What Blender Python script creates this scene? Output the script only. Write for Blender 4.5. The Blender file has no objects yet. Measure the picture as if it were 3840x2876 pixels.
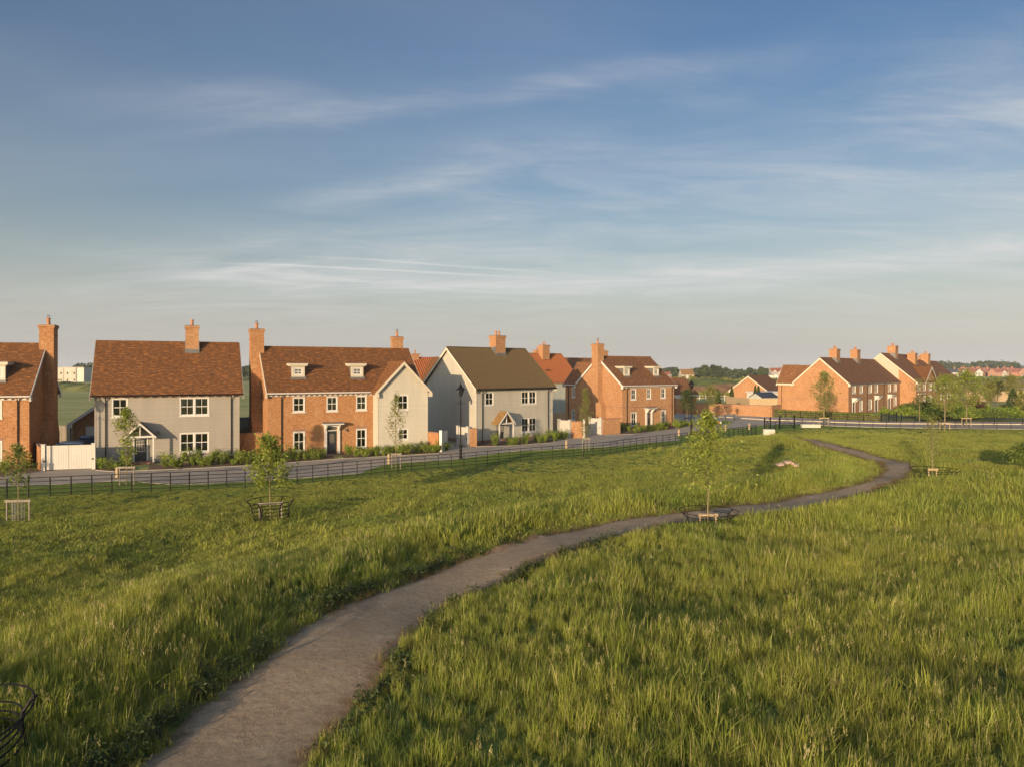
import bpy, math, random
import numpy as np
from mathutils import Vector, Matrix
R = math.radians
rnd = random.Random(7)
nrg = np.random.default_rng(11)
S = bpy.context.scene
col = S.collection
# ---------------------------------------------------------------- camera
F, CX, HY, H = 2661.0, 1920.0, 1389.0, 7.2
cam = bpy.data.cameras.new('camera'); co = bpy.data.objects.new('camera', cam); col.objects.link(co)
co.location = (0, 0, H); co.rotation_euler = (R(90), 0, 0)
cam.sensor_width = 36; cam.lens = F/3840*36; cam.shift_y = -(1438-HY)/3840
cam.clip_start = .2; cam.clip_end = 9000
S.camera = co
SUN_AZ, SUN_EL = R(25.5), R(7.5)
# ---------------------------------------------------------------- nodes
def newmat(name):
    m = bpy.data.materials.new(name); m.use_nodes = True
    nt = m.node_tree; nt.nodes.clear()
    out = nt.nodes.new('ShaderNodeOutputMaterial')
    return m, nt, out
class N:
    def __init__(s, nt): s.nt = nt
    def n(s, t, **k):
        d = s.nt.nodes.new(t)
        for a, v in k.items(): setattr(d, a, v)
        return d
    def l(s, a, b): s.nt.links.new(a, b)
    def put(s, sock, v):
        if hasattr(v, 'is_linked') or hasattr(v, 'links'): s.l(v, sock)
        else:
            if isinstance(v, tuple) and len(v) == 3 and sock.type == 'RGBA': v = v+(1,)
            sock.default_value = v
    def math(s, op, a, b=0.0, c=None, clamp=False):
        d = s.n('ShaderNodeMath', operation=op, use_clamp=clamp)
        s.put(d.inputs[0], a); s.put(d.inputs[1], b)
        if c is not None: s.put(d.inputs[2], c)
        return d.outputs[0]
    def mix(s, f, a, b, mode='MIX'):
        d = s.n('ShaderNodeMix', data_type='RGBA', blend_type=mode)
        s.put(d.inputs[0], f); s.put(d.inputs[6], a); s.put(d.inputs[7], b)
        return d.outputs[2]
    def noise(s, vec, scale, detail=3, rough=.55, dist=0.0):
        d = s.n('ShaderNodeTexNoise'); s.l(vec, d.inputs['Vector'])
        d.inputs['Scale'].default_value = scale; d.inputs['Detail'].default_value = detail
        d.inputs['Roughness'].default_value = rough; d.inputs['Distortion'].default_value = dist
        return d.outputs[0]
    def ramp(s, f, pts):
        d = s.n('ShaderNodeValToRGB'); s.put(d.inputs[0], f)
        e = d.color_ramp.elements
        while len(e) < len(pts): e.new(.5)
        for i, (p, c) in enumerate(pts):
            e[i].position = p; e[i].color = (c, c, c, 1) if isinstance(c, (int, float)) else (*c, 1)
        return d.outputs[0]
    def mapping(s, vec, scale=(1,1,1), rot=(0,0,0), loc=(0,0,0)):
        d = s.n('ShaderNodeMapping'); s.l(vec, d.inputs[0])
        d.inputs['Scale'].default_value = scale; d.inputs['Rotation'].default_value = rot; d.inputs['Location'].default_value = loc
        return d.outputs[0]
    def uv(s): return s.n('ShaderNodeUVMap', uv_map='uv').outputs[0]
    def pos(s): return s.n('ShaderNodeNewGeometry').outputs['Position']
    def bump(s, h, strength, dist):
        d = s.n('ShaderNodeBump'); s.l(h, d.inputs['Height'])
        d.inputs['Strength'].default_value = strength; d.inputs['Distance'].default_value = dist
        return d.outputs[0]
    def bsdf(s, colr, rough=.8, metal=0.0, normal=None, spec=None):
        d = s.n('ShaderNodeBsdfPrincipled')
        s.put(d.inputs['Base Color'], colr); s.put(d.inputs['Roughness'], rough); d.inputs['Metallic'].default_value = metal
        if spec is not None: d.inputs['Specular IOR Level'].default_value = spec
        if normal is not None: s.l(normal, d.inputs['Normal'])
        return d.outputs[0]
def simple(name, c, rough=.6, metal=0.0, var=.12, scale=3.0, spec=None):
    m, nt, out = newmat(name); n = N(nt); p = n.pos()
    f = n.noise(p, scale, 4)
    g = n.noise(p, scale*9, 2)
    f = n.math('MULTIPLY_ADD', g, .4, n.math('MULTIPLY', f, .6))
    f = n.ramp(f, [(.3, 0.0), (.7, 1.0)])
    c2 = tuple(x*(1-var) for x in c); c1 = tuple(min(1, x*(1+var*.6)) for x in c)
    n.l(n.bsdf(n.mix(f, c2, c1), rough, metal, spec=spec), out.inputs[0])
    return m
def brick(name, a, b, mortar, stain=.25):
    m, nt, out = newmat(name); n = N(nt); uv = n.uv()
    t = n.n('ShaderNodeTexBrick'); n.l(uv, t.inputs['Vector'])
    t.inputs['Scale'].default_value = 1; t.inputs['Brick Width'].default_value = .225; t.inputs['Row Height'].default_value = .075
    t.inputs['Mortar Size'].default_value = .013; t.inputs['Mortar Smooth'].default_value = .2; t.inputs['Bias'].default_value = -.1
    t.inputs['Color1'].default_value = (*a, 1); t.inputs['Color2'].default_value = (*b, 1); t.inputs['Mortar'].default_value = (*mortar, 1)
    big = n.noise(uv, .55, 4); sm = n.noise(n.mapping(uv, (4.4, 13.3, 1)), 1, 1)
    c = n.mix(n.ramp(sm, [(.3, .55), (.62, 0.0)]), t.outputs[0], tuple(x*.45 for x in b))
    c = n.mix(n.ramp(big, [(.3, stain), (.7, 0.0)]), c, tuple(x*.6 for x in a))
    c = n.mix(n.ramp(n.noise(uv, .9, 5, .7), [(.50, 0.0), (.75, .30)]), c, (.50, .36, .23))
    c = n.mix(n.ramp(n.noise(n.mapping(uv, (2.6, 9, 1), loc=(5,2,0)), 1, 3, .65), [(.42, 0.0), (.68, .34)]), c, tuple(x*.55 for x in b))
    c = n.mix(n.ramp(n.noise(n.mapping(uv, (2.6, 9, 1), loc=(1,7,0)), 1, 3, .65), [(.52, 0.0), (.72, .30)]), c, mortar)
    bp = n.bump(t.outputs[1], .5, -.006)
    n.l(n.bsdf(c, .9, normal=bp, spec=.2), out.inputs[0])
    return m
def plaintile(name, cols, w=.17, h=.10):
    m, nt, out = newmat(name); n = N(nt); uv = n.uv()
    t = n.n('ShaderNodeTexBrick'); n.l(uv, t.inputs['Vector'])
    t.inputs['Scale'].default_value = 1; t.inputs['Brick Width'].default_value = w; t.inputs['Row Height'].default_value = h
    t.inputs['Mortar Size'].default_value = .006; t.inputs['Mortar Smooth'].default_value = .1
    t.inputs['Color1'].default_value = (*cols[0], 1); t.inputs['Color2'].default_value = (*cols[1], 1)
    t.inputs['Mortar'].default_value = (*[x*.35 for x in cols[1]], 1)
    # runs of tiles of one firing: anisotropic patches
    pa = n.noise(n.mapping(uv, (2.2, 7, 1)), 1, 2, .6)
    c = n.mix(n.ramp(pa, [(.54, 0.0), (.60, .85)]), t.outputs[0], cols[2])
    pb = n.noise(n.mapping(uv, (2.6, 8, 1), loc=(9, 4, 0)), 1, 2, .6)
    c = n.mix(n.ramp(pb, [(.55, 0.0), (.61, .85)]), c, cols[3])
    c = n.mix(n.ramp(n.noise(uv, .5, 3), [(.3, .35), (.7, 0.0)]), c, tuple(x*.6 for x in cols[1]))
    sep = n.n('ShaderNodeSeparateXYZ'); n.l(uv, sep.inputs[0])
    saw = n.math('FRACT', n.math('DIVIDE', sep.outputs[1], h))
    hgt = n.math('ADD', n.math('MULTIPLY', saw, -1.0), n.math('MULTIPLY', pa, .7))
    n.l(n.bsdf(c, .85, normal=n.bump(hgt, .9, .02), spec=.25), out.inputs[0])
    return m
def cladmat(name, c, bd=.21):
    m, nt, out = newmat(name); n = N(nt); p = n.pos(); sep = n.n('ShaderNodeSeparateXYZ'); n.l(p, sep.inputs[0])
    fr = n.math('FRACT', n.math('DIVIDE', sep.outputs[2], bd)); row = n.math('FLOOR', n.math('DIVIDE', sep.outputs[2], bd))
    wn = n.n('ShaderNodeTexWhiteNoise', noise_dimensions='1D'); n.l(row, wn.inputs['W'])
    f = n.noise(n.mapping(p, (1.2,1.2,.25)), 1, 5, .65)
    cc = n.mix(n.ramp(f, [(.35,0.0),(.7,1.0)]), tuple(x*.90 for x in c), tuple(x*1.05 for x in c))
    cc = n.mix(n.math('MULTIPLY', wn.outputs[0], .16), cc, tuple(x*.75 for x in c))
    cc = n.mix(n.ramp(fr, [(0.0,.26),(.09,.24),(.12,0.0),(1.0,0.0)]), cc, tuple(x*.35 for x in c))  # shadow line under each board, painted into the colour as a dark stripe
    n.l(n.bsdf(cc, .6, spec=.3), out.inputs[0]); return m
def pantile(name, a, b):
    m, nt, out = newmat(name); n = N(nt); uv = n.uv()
    f = n.noise(n.mapping(uv, (4, 2.7, 1)), 1, 1); g = n.noise(uv, 6, 4)
    c = n.mix(n.ramp(f, [(.35, 0.0), (.65, 1.0)]), a, b)
    c = n.mix(n.ramp(g, [(.45, 0.0), (.75, .35)]), c, (.14, .12, .05))
    sep = n.n('ShaderNodeSeparateXYZ'); n.l(uv, sep.inputs[0])
    saw = n.math('FRACT', n.math('DIVIDE', sep.outputs[1], .34))
    n.l(n.bsdf(c, .8, normal=n.bump(n.math('MULTIPLY', saw, -1.0), .8, .03), spec=.3), out.inputs[0])
    return m
def paving(name, a, b, w=.2, h=.1, mort=.006):
    m, nt, out = newmat(name); n = N(nt); p = n.mapping(n.pos(), (1,1,1), (0,0,R(33)))
    t = n.n('ShaderNodeTexBrick'); n.l(p, t.inputs['Vector'])
    t.inputs['Scale'].default_value = 1; t.inputs['Brick Width'].default_value = w; t.inputs['Row Height'].default_value = h
    t.inputs['Mortar Size'].default_value = mort
    t.inputs['Color1'].default_value = (*a, 1); t.inputs['Color2'].default_value = (*b, 1); t.inputs['Mortar'].default_value = (*[x*.55 for x in a], 1)
    c = n.mix(n.ramp(n.noise(p, .35, 5, .65), [(.35, .5), (.65, 0.0)]), t.outputs[0], tuple(x*.62 for x in a))
    c = n.mix(n.ramp(n.noise(p, 2.3, 4), [(.5, 0.0), (.8, .3)]), c, tuple(min(1, x*1.35) for x in b))
    n.l(n.bsdf(c, .85, normal=n.bump(t.outputs[1], .4, -.004), spec=.3), out.inputs[0])
    return m
def foliage(name, a, b, c=None, scale=2.5, trans=.35):
    m, nt, out = newmat(name); n = N(nt); p = n.pos()
    f = n.noise(p, scale, 2); w = n.n('ShaderNodeTexWhiteNoise'); 
    at = n.n('ShaderNodeAttribute', attribute_name='rnd'); v = at.outputs['Fac']
    cc = n.mix(v, a, b)
    cc = n.mix(n.ramp(f, [(.4, 0.0), (.65, .6)]), cc, c or tuple(x*.55 for x in a))
    d = n.bsdf(cc, .55, spec=.35)
    tr = n.n('ShaderNodeBsdfTranslucent'); n.l(n.mix(1.0, cc, (1.35, 1.25, .6), 'MULTIPLY'), tr.inputs[0])
    mx = n.n('ShaderNodeMixShader'); mx.inputs[0].default_value = trans
    n.l(d, mx.inputs[1]); n.l(tr.outputs[0], mx.inputs[2]); n.l(mx.outputs[0], out.inputs[0])
    return m
M = {}
M['brick'] = brick('red_brick', (.355,.12,.040), (.235,.074,.026), (.50,.36,.19))
M['brick2'] = brick('warm_brick', (.385,.158,.062), (.27,.10,.038), (.50,.38,.23), .4)
M['brickdark'] = brick('plinth_brick', (.28,.11,.06), (.2,.08,.045), (.36,.3,.25))
M['tile'] = plaintile('plain_tile', [(.20,.084,.028), (.145,.062,.023), (.32,.135,.042), (.07,.042,.024)])
M['tile2'] = plaintile('brown_tile', [(.225,.105,.046), (.165,.073,.032), (.33,.16,.066), (.09,.05,.027)])
M['panbrown'] = pantile('brown_pantile', (.072,.050,.026), (.110,.074,.035))
M['panred'] = pantile('red_pantile', (.30,.10,.034), (.22,.068,.026))
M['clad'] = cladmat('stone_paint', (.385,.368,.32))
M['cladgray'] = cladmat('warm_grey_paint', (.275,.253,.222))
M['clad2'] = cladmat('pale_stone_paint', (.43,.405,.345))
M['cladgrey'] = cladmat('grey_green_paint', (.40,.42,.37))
M['gatewhite'] = simple('gate_paint', (.40,.39,.365), .5, var=.10, scale=1.2)
M['render'] = simple('cream_render', (.38,.34,.27), .9, var=.04)
M['white'] = simple('white_paint', (.50,.49,.465), .4, var=.05)
M['cream'] = simple('cream_paint', (.47,.425,.34), .5, var=.05)
M['black'] = simple('black_metal', (.008,.008,.009), .6, 0.0, var=.3, spec=.15)
M['door'] = simple('black_door_paint', (.02,.024,.028), .35, var=.2)
M['lead'] = simple('lead_sheet', (.13,.13,.135), .5, .2, var=.25, scale=5)
M['pot'] = simple('terracotta', (.34,.15,.065), .8, var=.2)
M['timber'] = simple('pale_timber', (.33,.25,.15), .85, var=.25, scale=4)
M['greytimber'] = simple('weathered_timber', (.20,.175,.14), .9, var=.25, scale=4)
M['fencewood'] = simple('fence_timber', (.36,.27,.16), .9, var=.3, scale=2)
M['bark'] = simple('bark', (.17,.14,.075), .95, var=.35, scale=12)
M['darkbark'] = simple('dark_bark', (.07,.055,.035), .95, var=.3, scale=9)
M['paleconc'] = simple('pale_concrete', (.40,.385,.34), .9, var=.1)
M['kerb'] = simple('kerb_stone', (.42,.36,.27), .9, var=.15)
M['mulch'] = simple('bark_mulch', (.12,.07,.04), .95, var=.6, scale=9)
M['curtain'] = simple('curtain_cloth', (.62,.52,.36), .9, var=.1)
M['carsilver'] = simple('silver_car_paint', (.20,.24,.28), .25, .6, var=.03)
M['cardark'] = simple('dark_car_paint', (.012,.014,.016), .15, .3, var=.03)
M['slate'] = simple('blue_slate', (.035,.045,.065), .6, var=.2)
M['redroof'] = simple('far_red_roof', (.20,.07,.045), .85, var=.15, scale=.3)
M['farbrick'] = simple('far_brick', (.30,.14,.08), .9, var=.12, scale=.3)
M['farcream'] = simple('far_cream_wall', (.38,.355,.30), .9, var=.1, scale=.3)
M['thatch'] = plaintile('tan_tile', [(.26,.155,.06), (.21,.12,.045), (.32,.19,.07), (.13,.08,.04)]) if True else simple('thatch', (.20,.14,.08), .95, var=.3, scale=2)
M['stone'] = simple('field_stone', (.36,.27,.20), .9, var=.3, scale=8)
M['pave'] = paving('block_paving', (.37,.31,.235), (.43,.365,.28))
M['slabs'] = paving('slab_paving', (.38,.34,.29), (.44,.39,.33), .6, .6, .01)
M['road'] = simple('pale_asphalt', (.20,.18,.155), .9, var=.15, scale=2)
M['leaf_yg'] = foliage('leaf_yellow_green', (.17,.23,.035), (.29,.33,.06))
M['leaf_g'] = foliage('leaf_mid_green', (.10,.15,.03), (.19,.24,.05))
M['leaf_dk'] = foliage('leaf_dark_green', (.04,.065,.018), (.075,.11,.03), trans=.2)
M['leaf_olive'] = foliage('leaf_olive', (.16,.18,.045), (.27,.27,.08))
M['leaf_shrub'] = foliage('leaf_shrub', (.15,.23,.03), (.30,.36,.055))
M['leaf_far'] = foliage('leaf_far', (.035,.055,.02), (.06,.085,.03), scale=.25, trans=.1)
M['leaf_purple'] = foliage('leaf_purple', (.07,.035,.02), (.12,.05,.03))
m, nt, out = newmat('window_glass'); n = N(nt)
tr = n.n('ShaderNodeBsdfTransparent'); tr.inputs[0].default_value = (.55,.6,.6,1)
gl = n.n('ShaderNodeBsdfGlossy'); gl.inputs[0].default_value = (1,1,1,1); gl.inputs['Roughness'].default_value = .03
fr = n.n('ShaderNodeFresnel'); fr.inputs[0].default_value = 1.6
mx = n.n('ShaderNodeMixShader'); n.l(n.math('ADD', fr.outputs[0], .09), mx.inputs[0]); n.l(tr.outputs[0], mx.inputs[1]); n.l(gl.outputs[0], mx.inputs[2])
n.l(mx.outputs[0], out.inputs[0]); M['glass'] = m
M['room'] = simple('dim_room', (.10,.09,.08), .9)
# ---------------------------------------------------------------- mesh builder
class MB:
    def __init__(s): s.v = []; s.f = []; s.r = []; s.cur = 0.0
    def face(s, pts):
        i = len(s.v); s.v.extend([tuple(p) for p in pts]); s.f.append(tuple(range(i, i+len(pts)))); s.r.append(s.cur)
    def box(s, x0, x1, y0, y1, z0, z1):
        if x0 > x1: x0, x1 = x1, x0
        if y0 > y1: y0, y1 = y1, y0
        i = len(s.v)
        s.v.extend([(x0,y0,z0),(x1,y0,z0),(x1,y1,z0),(x0,y1,z0),(x0,y0,z1),(x1,y0,z1),(x1,y1,z1),(x0,y1,z1)])
        for f in ((0,3,2,1),(4,5,6,7),(0,1,5,4),(1,2,6,5),(2,3,7,6),(3,0,4,7)): s.f.append(tuple(i+k for k in f)); s.r.append(s.cur)
        return s
    def obox(s, c, d, hw, hl, z0, z1):      # box centred c (x,y), long axis dir d, half length hl, half width hw
        dx, dy = d; nx, ny = -dy, dx
        P = [(c[0]+a*dx*hl+b*nx*hw, c[1]+a*dy*hl+b*ny*hw) for a, b in ((-1,-1),(1,-1),(1,1),(-1,1))]
        return s.prism(P, z0, z1)
    def prism(s, P, z0, z1):
        n = len(P)
        A = sum(P[i][0]*P[(i+1) % n][1]-P[(i+1) % n][0]*P[i][1] for i in range(n))
        if A < 0: P = P[::-1]
        s.face([(x, y, z1) for x, y in P]); s.face([(x, y, z0) for x, y in P[::-1]])
        for i in range(n):
            a, b = P[i], P[(i+1) % n]; s.face([(*a, z0), (*b, z0), (*b, z1), (*a, z1)])
        return s
    def extrude(s, poly, vec):              # 3-D planar polygon swept along vec
        p = [Vector(q) for q in poly]; v = Vector(vec); n = len(p)
        s.face(p); s.face([q+v for q in p[::-1]])
        for i in range(n):
            a, b = p[i], p[(i+1) % n]; s.face([b, a, a+v, b+v])
        return s
    def tube(s, p, q, r0, r1=None, n=6, cap=True):
        r1 = r0 if r1 is None else r1
        p, q = Vector(p), Vector(q); d = q-p
        if d.length < 1e-6: return s
        d.normalize(); a = d.orthogonal().normalized(); b = d.cross(a)
        i = len(s.v)
        for c, r in ((p, r0), (q, r1)):
            for k in range(n):
                t = 2*math.pi*k/n; s.v.append(tuple(c+a*math.cos(t)*r+b*math.sin(t)*r))
        for k in range(n): s.f.append((i+k, i+(k+1) % n, i+n+(k+1) % n, i+n+k)); s.r.append(s.cur)
        if cap: s.f.append(tuple(i+n+k for k in range(n))); s.f.append(tuple(i+n-1-k for k in range(n))); s.r += [s.cur]*2
        return s
    def path(s, pts, rs, n=6):
        for i in range(len(pts)-1): s.tube(pts[i], pts[i+1], rs[i], rs[i+1], n)
        return s
    def lathe(s, c, prof, n=12):
        i = len(s.v)
        for r, z in prof:
            for k in range(n):
                t = 2*math.pi*k/n; s.v.append((c[0]+r*math.cos(t), c[1]+r*math.sin(t), c[2]+z))
        for j in range(len(prof)-1):
            for k in range(n):
                s.f.append((i+j*n+k, i+j*n+(k+1) % n, i+(j+1)*n+(k+1) % n, i+(j+1)*n+k)); s.r.append(s.cur)
        s.f.append(tuple(i+(len(prof)-1)*n+k for k in range(n))); s.r.append(s.cur)
        return s
    def leaves(s, C, size, rng, up=.35, squash=1.0):   # C: array of centres
        C = np.asarray(C); n = len(C)
        if n == 0: return s
        nrm = rng.normal(size=(n,3)); nrm[:,2] = np.abs(nrm[:,2])+up; nrm /= np.linalg.norm(nrm, axis=1)[:,None]
        a = np.cross(nrm, rng.normal(size=(n,3))); a /= np.linalg.norm(a, axis=1)[:,None]; b = np.cross(nrm, a)
        sz = size*rng.uniform(.6, 1.3, (n,1)); w = sz*.55*squash
        P = np.stack([C-a*sz, C+b*w+nrm*sz*.15, C+a*sz, C-b*w+nrm*sz*.15], 1).reshape(-1,3)
        i = len(s.v); s.v.extend(map(tuple, P.tolist()))
        s.f.extend([(i+4*k, i+4*k+1, i+4*k+2, i+4*k+3) for k in range(n)]); s.r.extend(rng.random(n).tolist())
        return s
    def build(s, name, mat, parent=None, uv=True, smooth=False, loc=None):
        me = bpy.data.meshes.new(name); me.from_pydata(s.v, [], s.f); me.update()
        if mat: me.materials.append(mat)
        nf = len(me.polygons)
        if nf and uv:
            nr = np.zeros(nf*3, 'f'); me.polygons.foreach_get('normal', nr); nr = nr.reshape(-1,3)
            ls = np.zeros(nf, 'i'); me.polygons.foreach_get('loop_total', ls)
            li = np.zeros(len(me.loops), 'i'); me.loops.foreach_get('vertex_index', li)
            V = np.zeros(len(me.vertices)*3, 'f'); me.vertices.foreach_get('co', V); V = V.reshape(-1,3)[li]
            nn = np.repeat(nr, ls, axis=0)
            t = np.stack([-nn[:,1], nn[:,0], nn[:,0]*0], 1); L = np.linalg.norm(t, axis=1)
            flat = L < .05; t[flat] = (1,0,0); L[flat] = 1; t /= L[:,None]
            b = np.cross(nn, t)
            UV = np.stack([(V*t).sum(1), (V*b).sum(1)], 1).astype('f')
            me.uv_layers.new(name='uv'); me.uv_layers[0].data.foreach_set('uv', UV.ravel())
        if any(s.r):
            at = me.attributes.new('rnd', 'FLOAT', 'FACE'); at.data.foreach_set('value', s.r)
        if smooth: me.polygons.foreach_set('use_smooth', [True]*nf)
        o = bpy.data.objects.new(name, me); col.objects.link(o)
        if parent is not None: o.parent = parent
        if loc is not None: o.location = loc
        return o
def tag(o, label, cat, group=None):
    o['label'] = label; o['category'] = cat
    if group: o['group'] = group
    return o
def kind(o, k='structure'): o['kind'] = k; return o
def thing(name, label, cat, loc=(0,0,0), rz=0, group=None):
    o = bpy.data.objects.new(name, None); o.empty_display_size = .3; col.objects.link(o)
    o.location = loc; o.rotation_euler = (0,0,rz); return tag(o, label, cat, group)
def dup(root, loc, rz=0, label=None, group=None, scale=None):
    def cp(o, par):
        c = o.copy(); col.objects.link(c)
        if par is not None: c.parent = par
        for ch in o.children: cp(ch, c)
        return c
    r = cp(root, None); r.location = loc; r.rotation_euler = (0,0,rz)
    if label: r['label'] = label
    if group: r['group'] = group
    if scale: r.scale = scale
    return r
# ---------------------------------------------------------------- photo measures -> place
ZO = {1:(0,1150,2.301), 2:(880,1150,2.549), 3:(1550,1150,2.7617), 4:(2100,1200,3.314), 5:(2650,1250,3.403), 6:(3240,1250,3.682),
      'a':(0,1700,1.409), 'b':(1200,1700,1.409), 'c':(2400,1500,1.536), 7:(3500,1330,6.138)}
def px(k, x): return ZO[k][0]+x/ZO[k][2]
def py(k, y): return ZO[k][1]+y/ZO[k][2]
class Fr:
    def __init__(s, x, y, th):
        s.o = (x, y); s.th = R(th); s.ud = (math.cos(s.th), math.sin(s.th)); s.wd = (-math.sin(s.th), math.cos(s.th))
    def pt(s, u, w): return (s.o[0]+u*s.ud[0]+w*s.wd[0], s.o[1]+u*s.ud[1]+w*s.wd[1])
    def u(s, X, w=0.0):
        r = (X-CX)/F; bx, by = s.pt(0, w); return (r*by-bx)/(s.ud[0]-r*s.ud[1])
    def w(s, X, u=0.0):
        r = (X-CX)/F; bx, by = s.pt(u, 0); return (r*by-bx)/(s.wd[0]-r*s.wd[1])
    def z(s, u, w, Y): return H-(Y-HY)*s.pt(u, w)[1]/F
    def rect(s, k, x0, x1, y0, y1, w=0.0):     # front plane
        u0, u1 = s.u(px(k,x0), w), s.u(px(k,x1), w); um = (u0+u1)/2
        return (u0, u1, s.z(um, w, py(k,y1)), s.z(um, w, py(k,y0)))
    def srect(s, k, x0, x1, y0, y1, u=0.0):    # left side plane, coordinates along depth
        w0, w1 = s.w(px(k,x1), u), s.w(px(k,x0), u); wm = (w0+w1)/2
        return (w0, w1, s.z(u, wm, py(k,y1)), s.z(u, wm, py(k,y0)))
# ---------------------------------------------------------------- terrain
def gp(X, Y, z=0.0): D = (H-z)*F/(Y-HY); return ((X-CX)/F*D, D)
FEN = [gp(*p) for p in ((0,1868),(355,1850),(710,1835),(1064,1817),(1505,1771),(1768,1750),(2002,1727),(2264,1706),(2400,1685),(2595,1660),(2725,1646),(2836,1630))]
FEN = [(-75,33.5)]+FEN
FENR = [gp(*p) for p in ((3012,1607),(3180,1607),(3400,1609),(3840,1612))]+[(75,86.2),(120,87)]
_fx = [p[0] for p in FEN]+[p[0] for p in FENR]; _fy = [p[1] for p in FEN]+[p[1] for p in FENR]
def fy(x): return np.interp(x, _fx, _fy)
def sst(a, b, t): t = np.clip((t-a)/(b-a), 0, 1); return t*t*(3-2*t)
def h0(x, y):
    x = np.asarray(x, float); y = np.asarray(y, float)
    d = (fy(x)-y)*.8
    h = 1.2*sst(3, 36, d)
    h = h+1.05*np.exp(-((x-21)/9)**2-((y-63)/8)**2)*sst(0, 6, d)
    h = h+(.15*np.sin(x*.42+y*.21+1.0)*np.sin(y*.33-x*.12+.4)+.06*np.sin(x*.9-y*.5)*np.sin(y*.61+x*.3))*sst(3, 12, d)
    return h
def unproj(X, Y, off=0.0, hf=h0):
    z = 0.8
    for _ in range(60):
        x, y = gp(X, Y, z+off); z = .6*z+.4*float(hf(x, y))
    return gp(X, Y, z+off)
Lp = [('a',780,1657),('a',870,1470),('a',1040,1360),('a',1200,1235),('a',1330,1110),('a',1530,960),('a',1700,860),('a',1832,790),('b',300,740),('b',620,610),('b',900,520),('b',1080,465),('b',1300,410),('b',1600,345),
      ('c',0,672),('c',300,640),('c',600,605),('c',900,557),('c',1150,515),('c',1300,480),('c',1380,440),('c',1410,400),('c',1380,360),('c',1200,305),('c',1000,260),('c',800,215)]
Rp = [('a',1520,1657),('a',1640,1500),('b',60,1400),('b',150,1270),('b',290,1080),('b',450,930),('b',640,780),('b',920,660),('b',1080,575),('b',1300,480),('b',1500,430),('b',1832,350),
      ('c',200,690),('c',500,680),('c',800,645),('c',1000,605),('c',1250,550),('c',1420,490),('c',1530,440),('c',1590,385),('c',1520,350),('c',1320,302),('c',1120,252),('c',920,215)]
PL = [unproj(px(k,x), py(k,y)) for k, x, y in Lp]
PR = [unproj(px(k,x), py(k,y), .42 if (k == 'a' or y > 900 and k == 'b') else .22 if k != 'c' else .05) for k, x, y in Rp]
def extend(P, d):   # carry the path on under and behind the camera
    return [(P[0][0]+d[0], P[0][1]+d[1])]+P
PL = [(x-.16, y+.05) if y < 22 else (x, y) for x, y in PL]
PL = extend(PL, (-5.0,-9.5)); PR = extend(PR, (-6.0,-9.5))
def resample(P, n):
    P = np.array(P); s = np.r_[0, np.cumsum(np.hypot(*np.diff(P, axis=0).T))]
    t = np.linspace(0, s[-1], n); Q = np.stack([np.interp(t, s, P[:,0]), np.interp(t, s, P[:,1])], 1)
    for _ in range(3): Q[1:-1] = .25*Q[:-2]+.5*Q[1:-1]+.25*Q[2:]
    return Q
QL = resample(PL, 160); QR = resample(PR, 160)
def jitter(Q, a):
    k = np.arange(len(Q)); o = a*(np.sin(k*.9)+.7*np.sin(k*2.3+1)+.6*np.sin(k*.37+2))
    T = np.gradient(Q, axis=0); T /= np.linalg.norm(T, axis=1)[:,None]; return Q+np.stack([-T[:,1], T[:,0]], 1)*o[:,None]
QL = jitter(QL, .08); QR = jitter(QR, .09)
PPOLY = np.vstack([QL, QR[::-1]])
def inpoly(x, y, P):
    c = np.zeros(np.shape(x), bool); n = len(P); j = n-1
    for i in range(n):
        xi, yi = P[i]; xj, yj = P[j]
        if yi != yj: c ^= ((yi > y) != (yj > y)) & (x < (xj-xi)*(y-yi)/(yj-yi)+xi)
        j = i
    return c
def dist_line(x, y, Q):
    x = np.asarray(x, float).ravel(); y = np.asarray(y, float).ravel(); d = np.full(x.shape, 1e9)
    for k in range(0, len(x), 20000):
        a = x[k:k+20000, None]-Q[None,:,0]; b = y[k:k+20000, None]-Q[None,:,1]
        d[k:k+20000] = np.sqrt((a*a+b*b).min(1))
    return d
def left_of_path(x, y):   # on the houses' side of the near stretch
    return y > np.interp(x, QL[:95,0], QL[:95,1])
def hh(x, y):
    x = np.asarray(x, float); y = np.asarray(y, float); sh = x.shape
    z = h0(x, y); d = dist_line(x, y, QL).reshape(sh); dr = dist_line(x, y, QR).reshape(sh)
    ins = inpoly(x, y, PPOLY)
    lf = left_of_path(x, y) & ~ins
    near = (1-sst(14, 24, x)) * sst(2, 6, (fy(x)-y))
    z = z+np.where(lf, .30*sst(.1, 2.4, d)*(1-sst(3.2, 7.5, d))-.12*sst(5, 9, d)*(1-sst(9, 15, d)), 0)*near
    z = z+np.where(~lf & ~ins, .14*sst(0, 1.2, dr), 0)*near
    return z
# ground sheet
ax = np.unique(np.r_[-4000,-2500,-1500,-900,-500,-300,-200,-140,np.arange(-100,-44,4),np.arange(-44,92,.6),np.arange(92,140,4),160,220,320,500,900,1500,2500,4000])
ay = np.unique(np.r_[-400,-150,-80,-40,-20,-8,np.arange(0,92,.6),np.arange(92,130,3),140,160,190,230,300,400,550,800,1200,1800,2800,4000,6500])
GX, GY = np.meshgrid(ax, ay); GZ = hh(GX, GY)
FL = (GY > fy(GX))
GZ = np.where(FL, 0, GZ)
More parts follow.
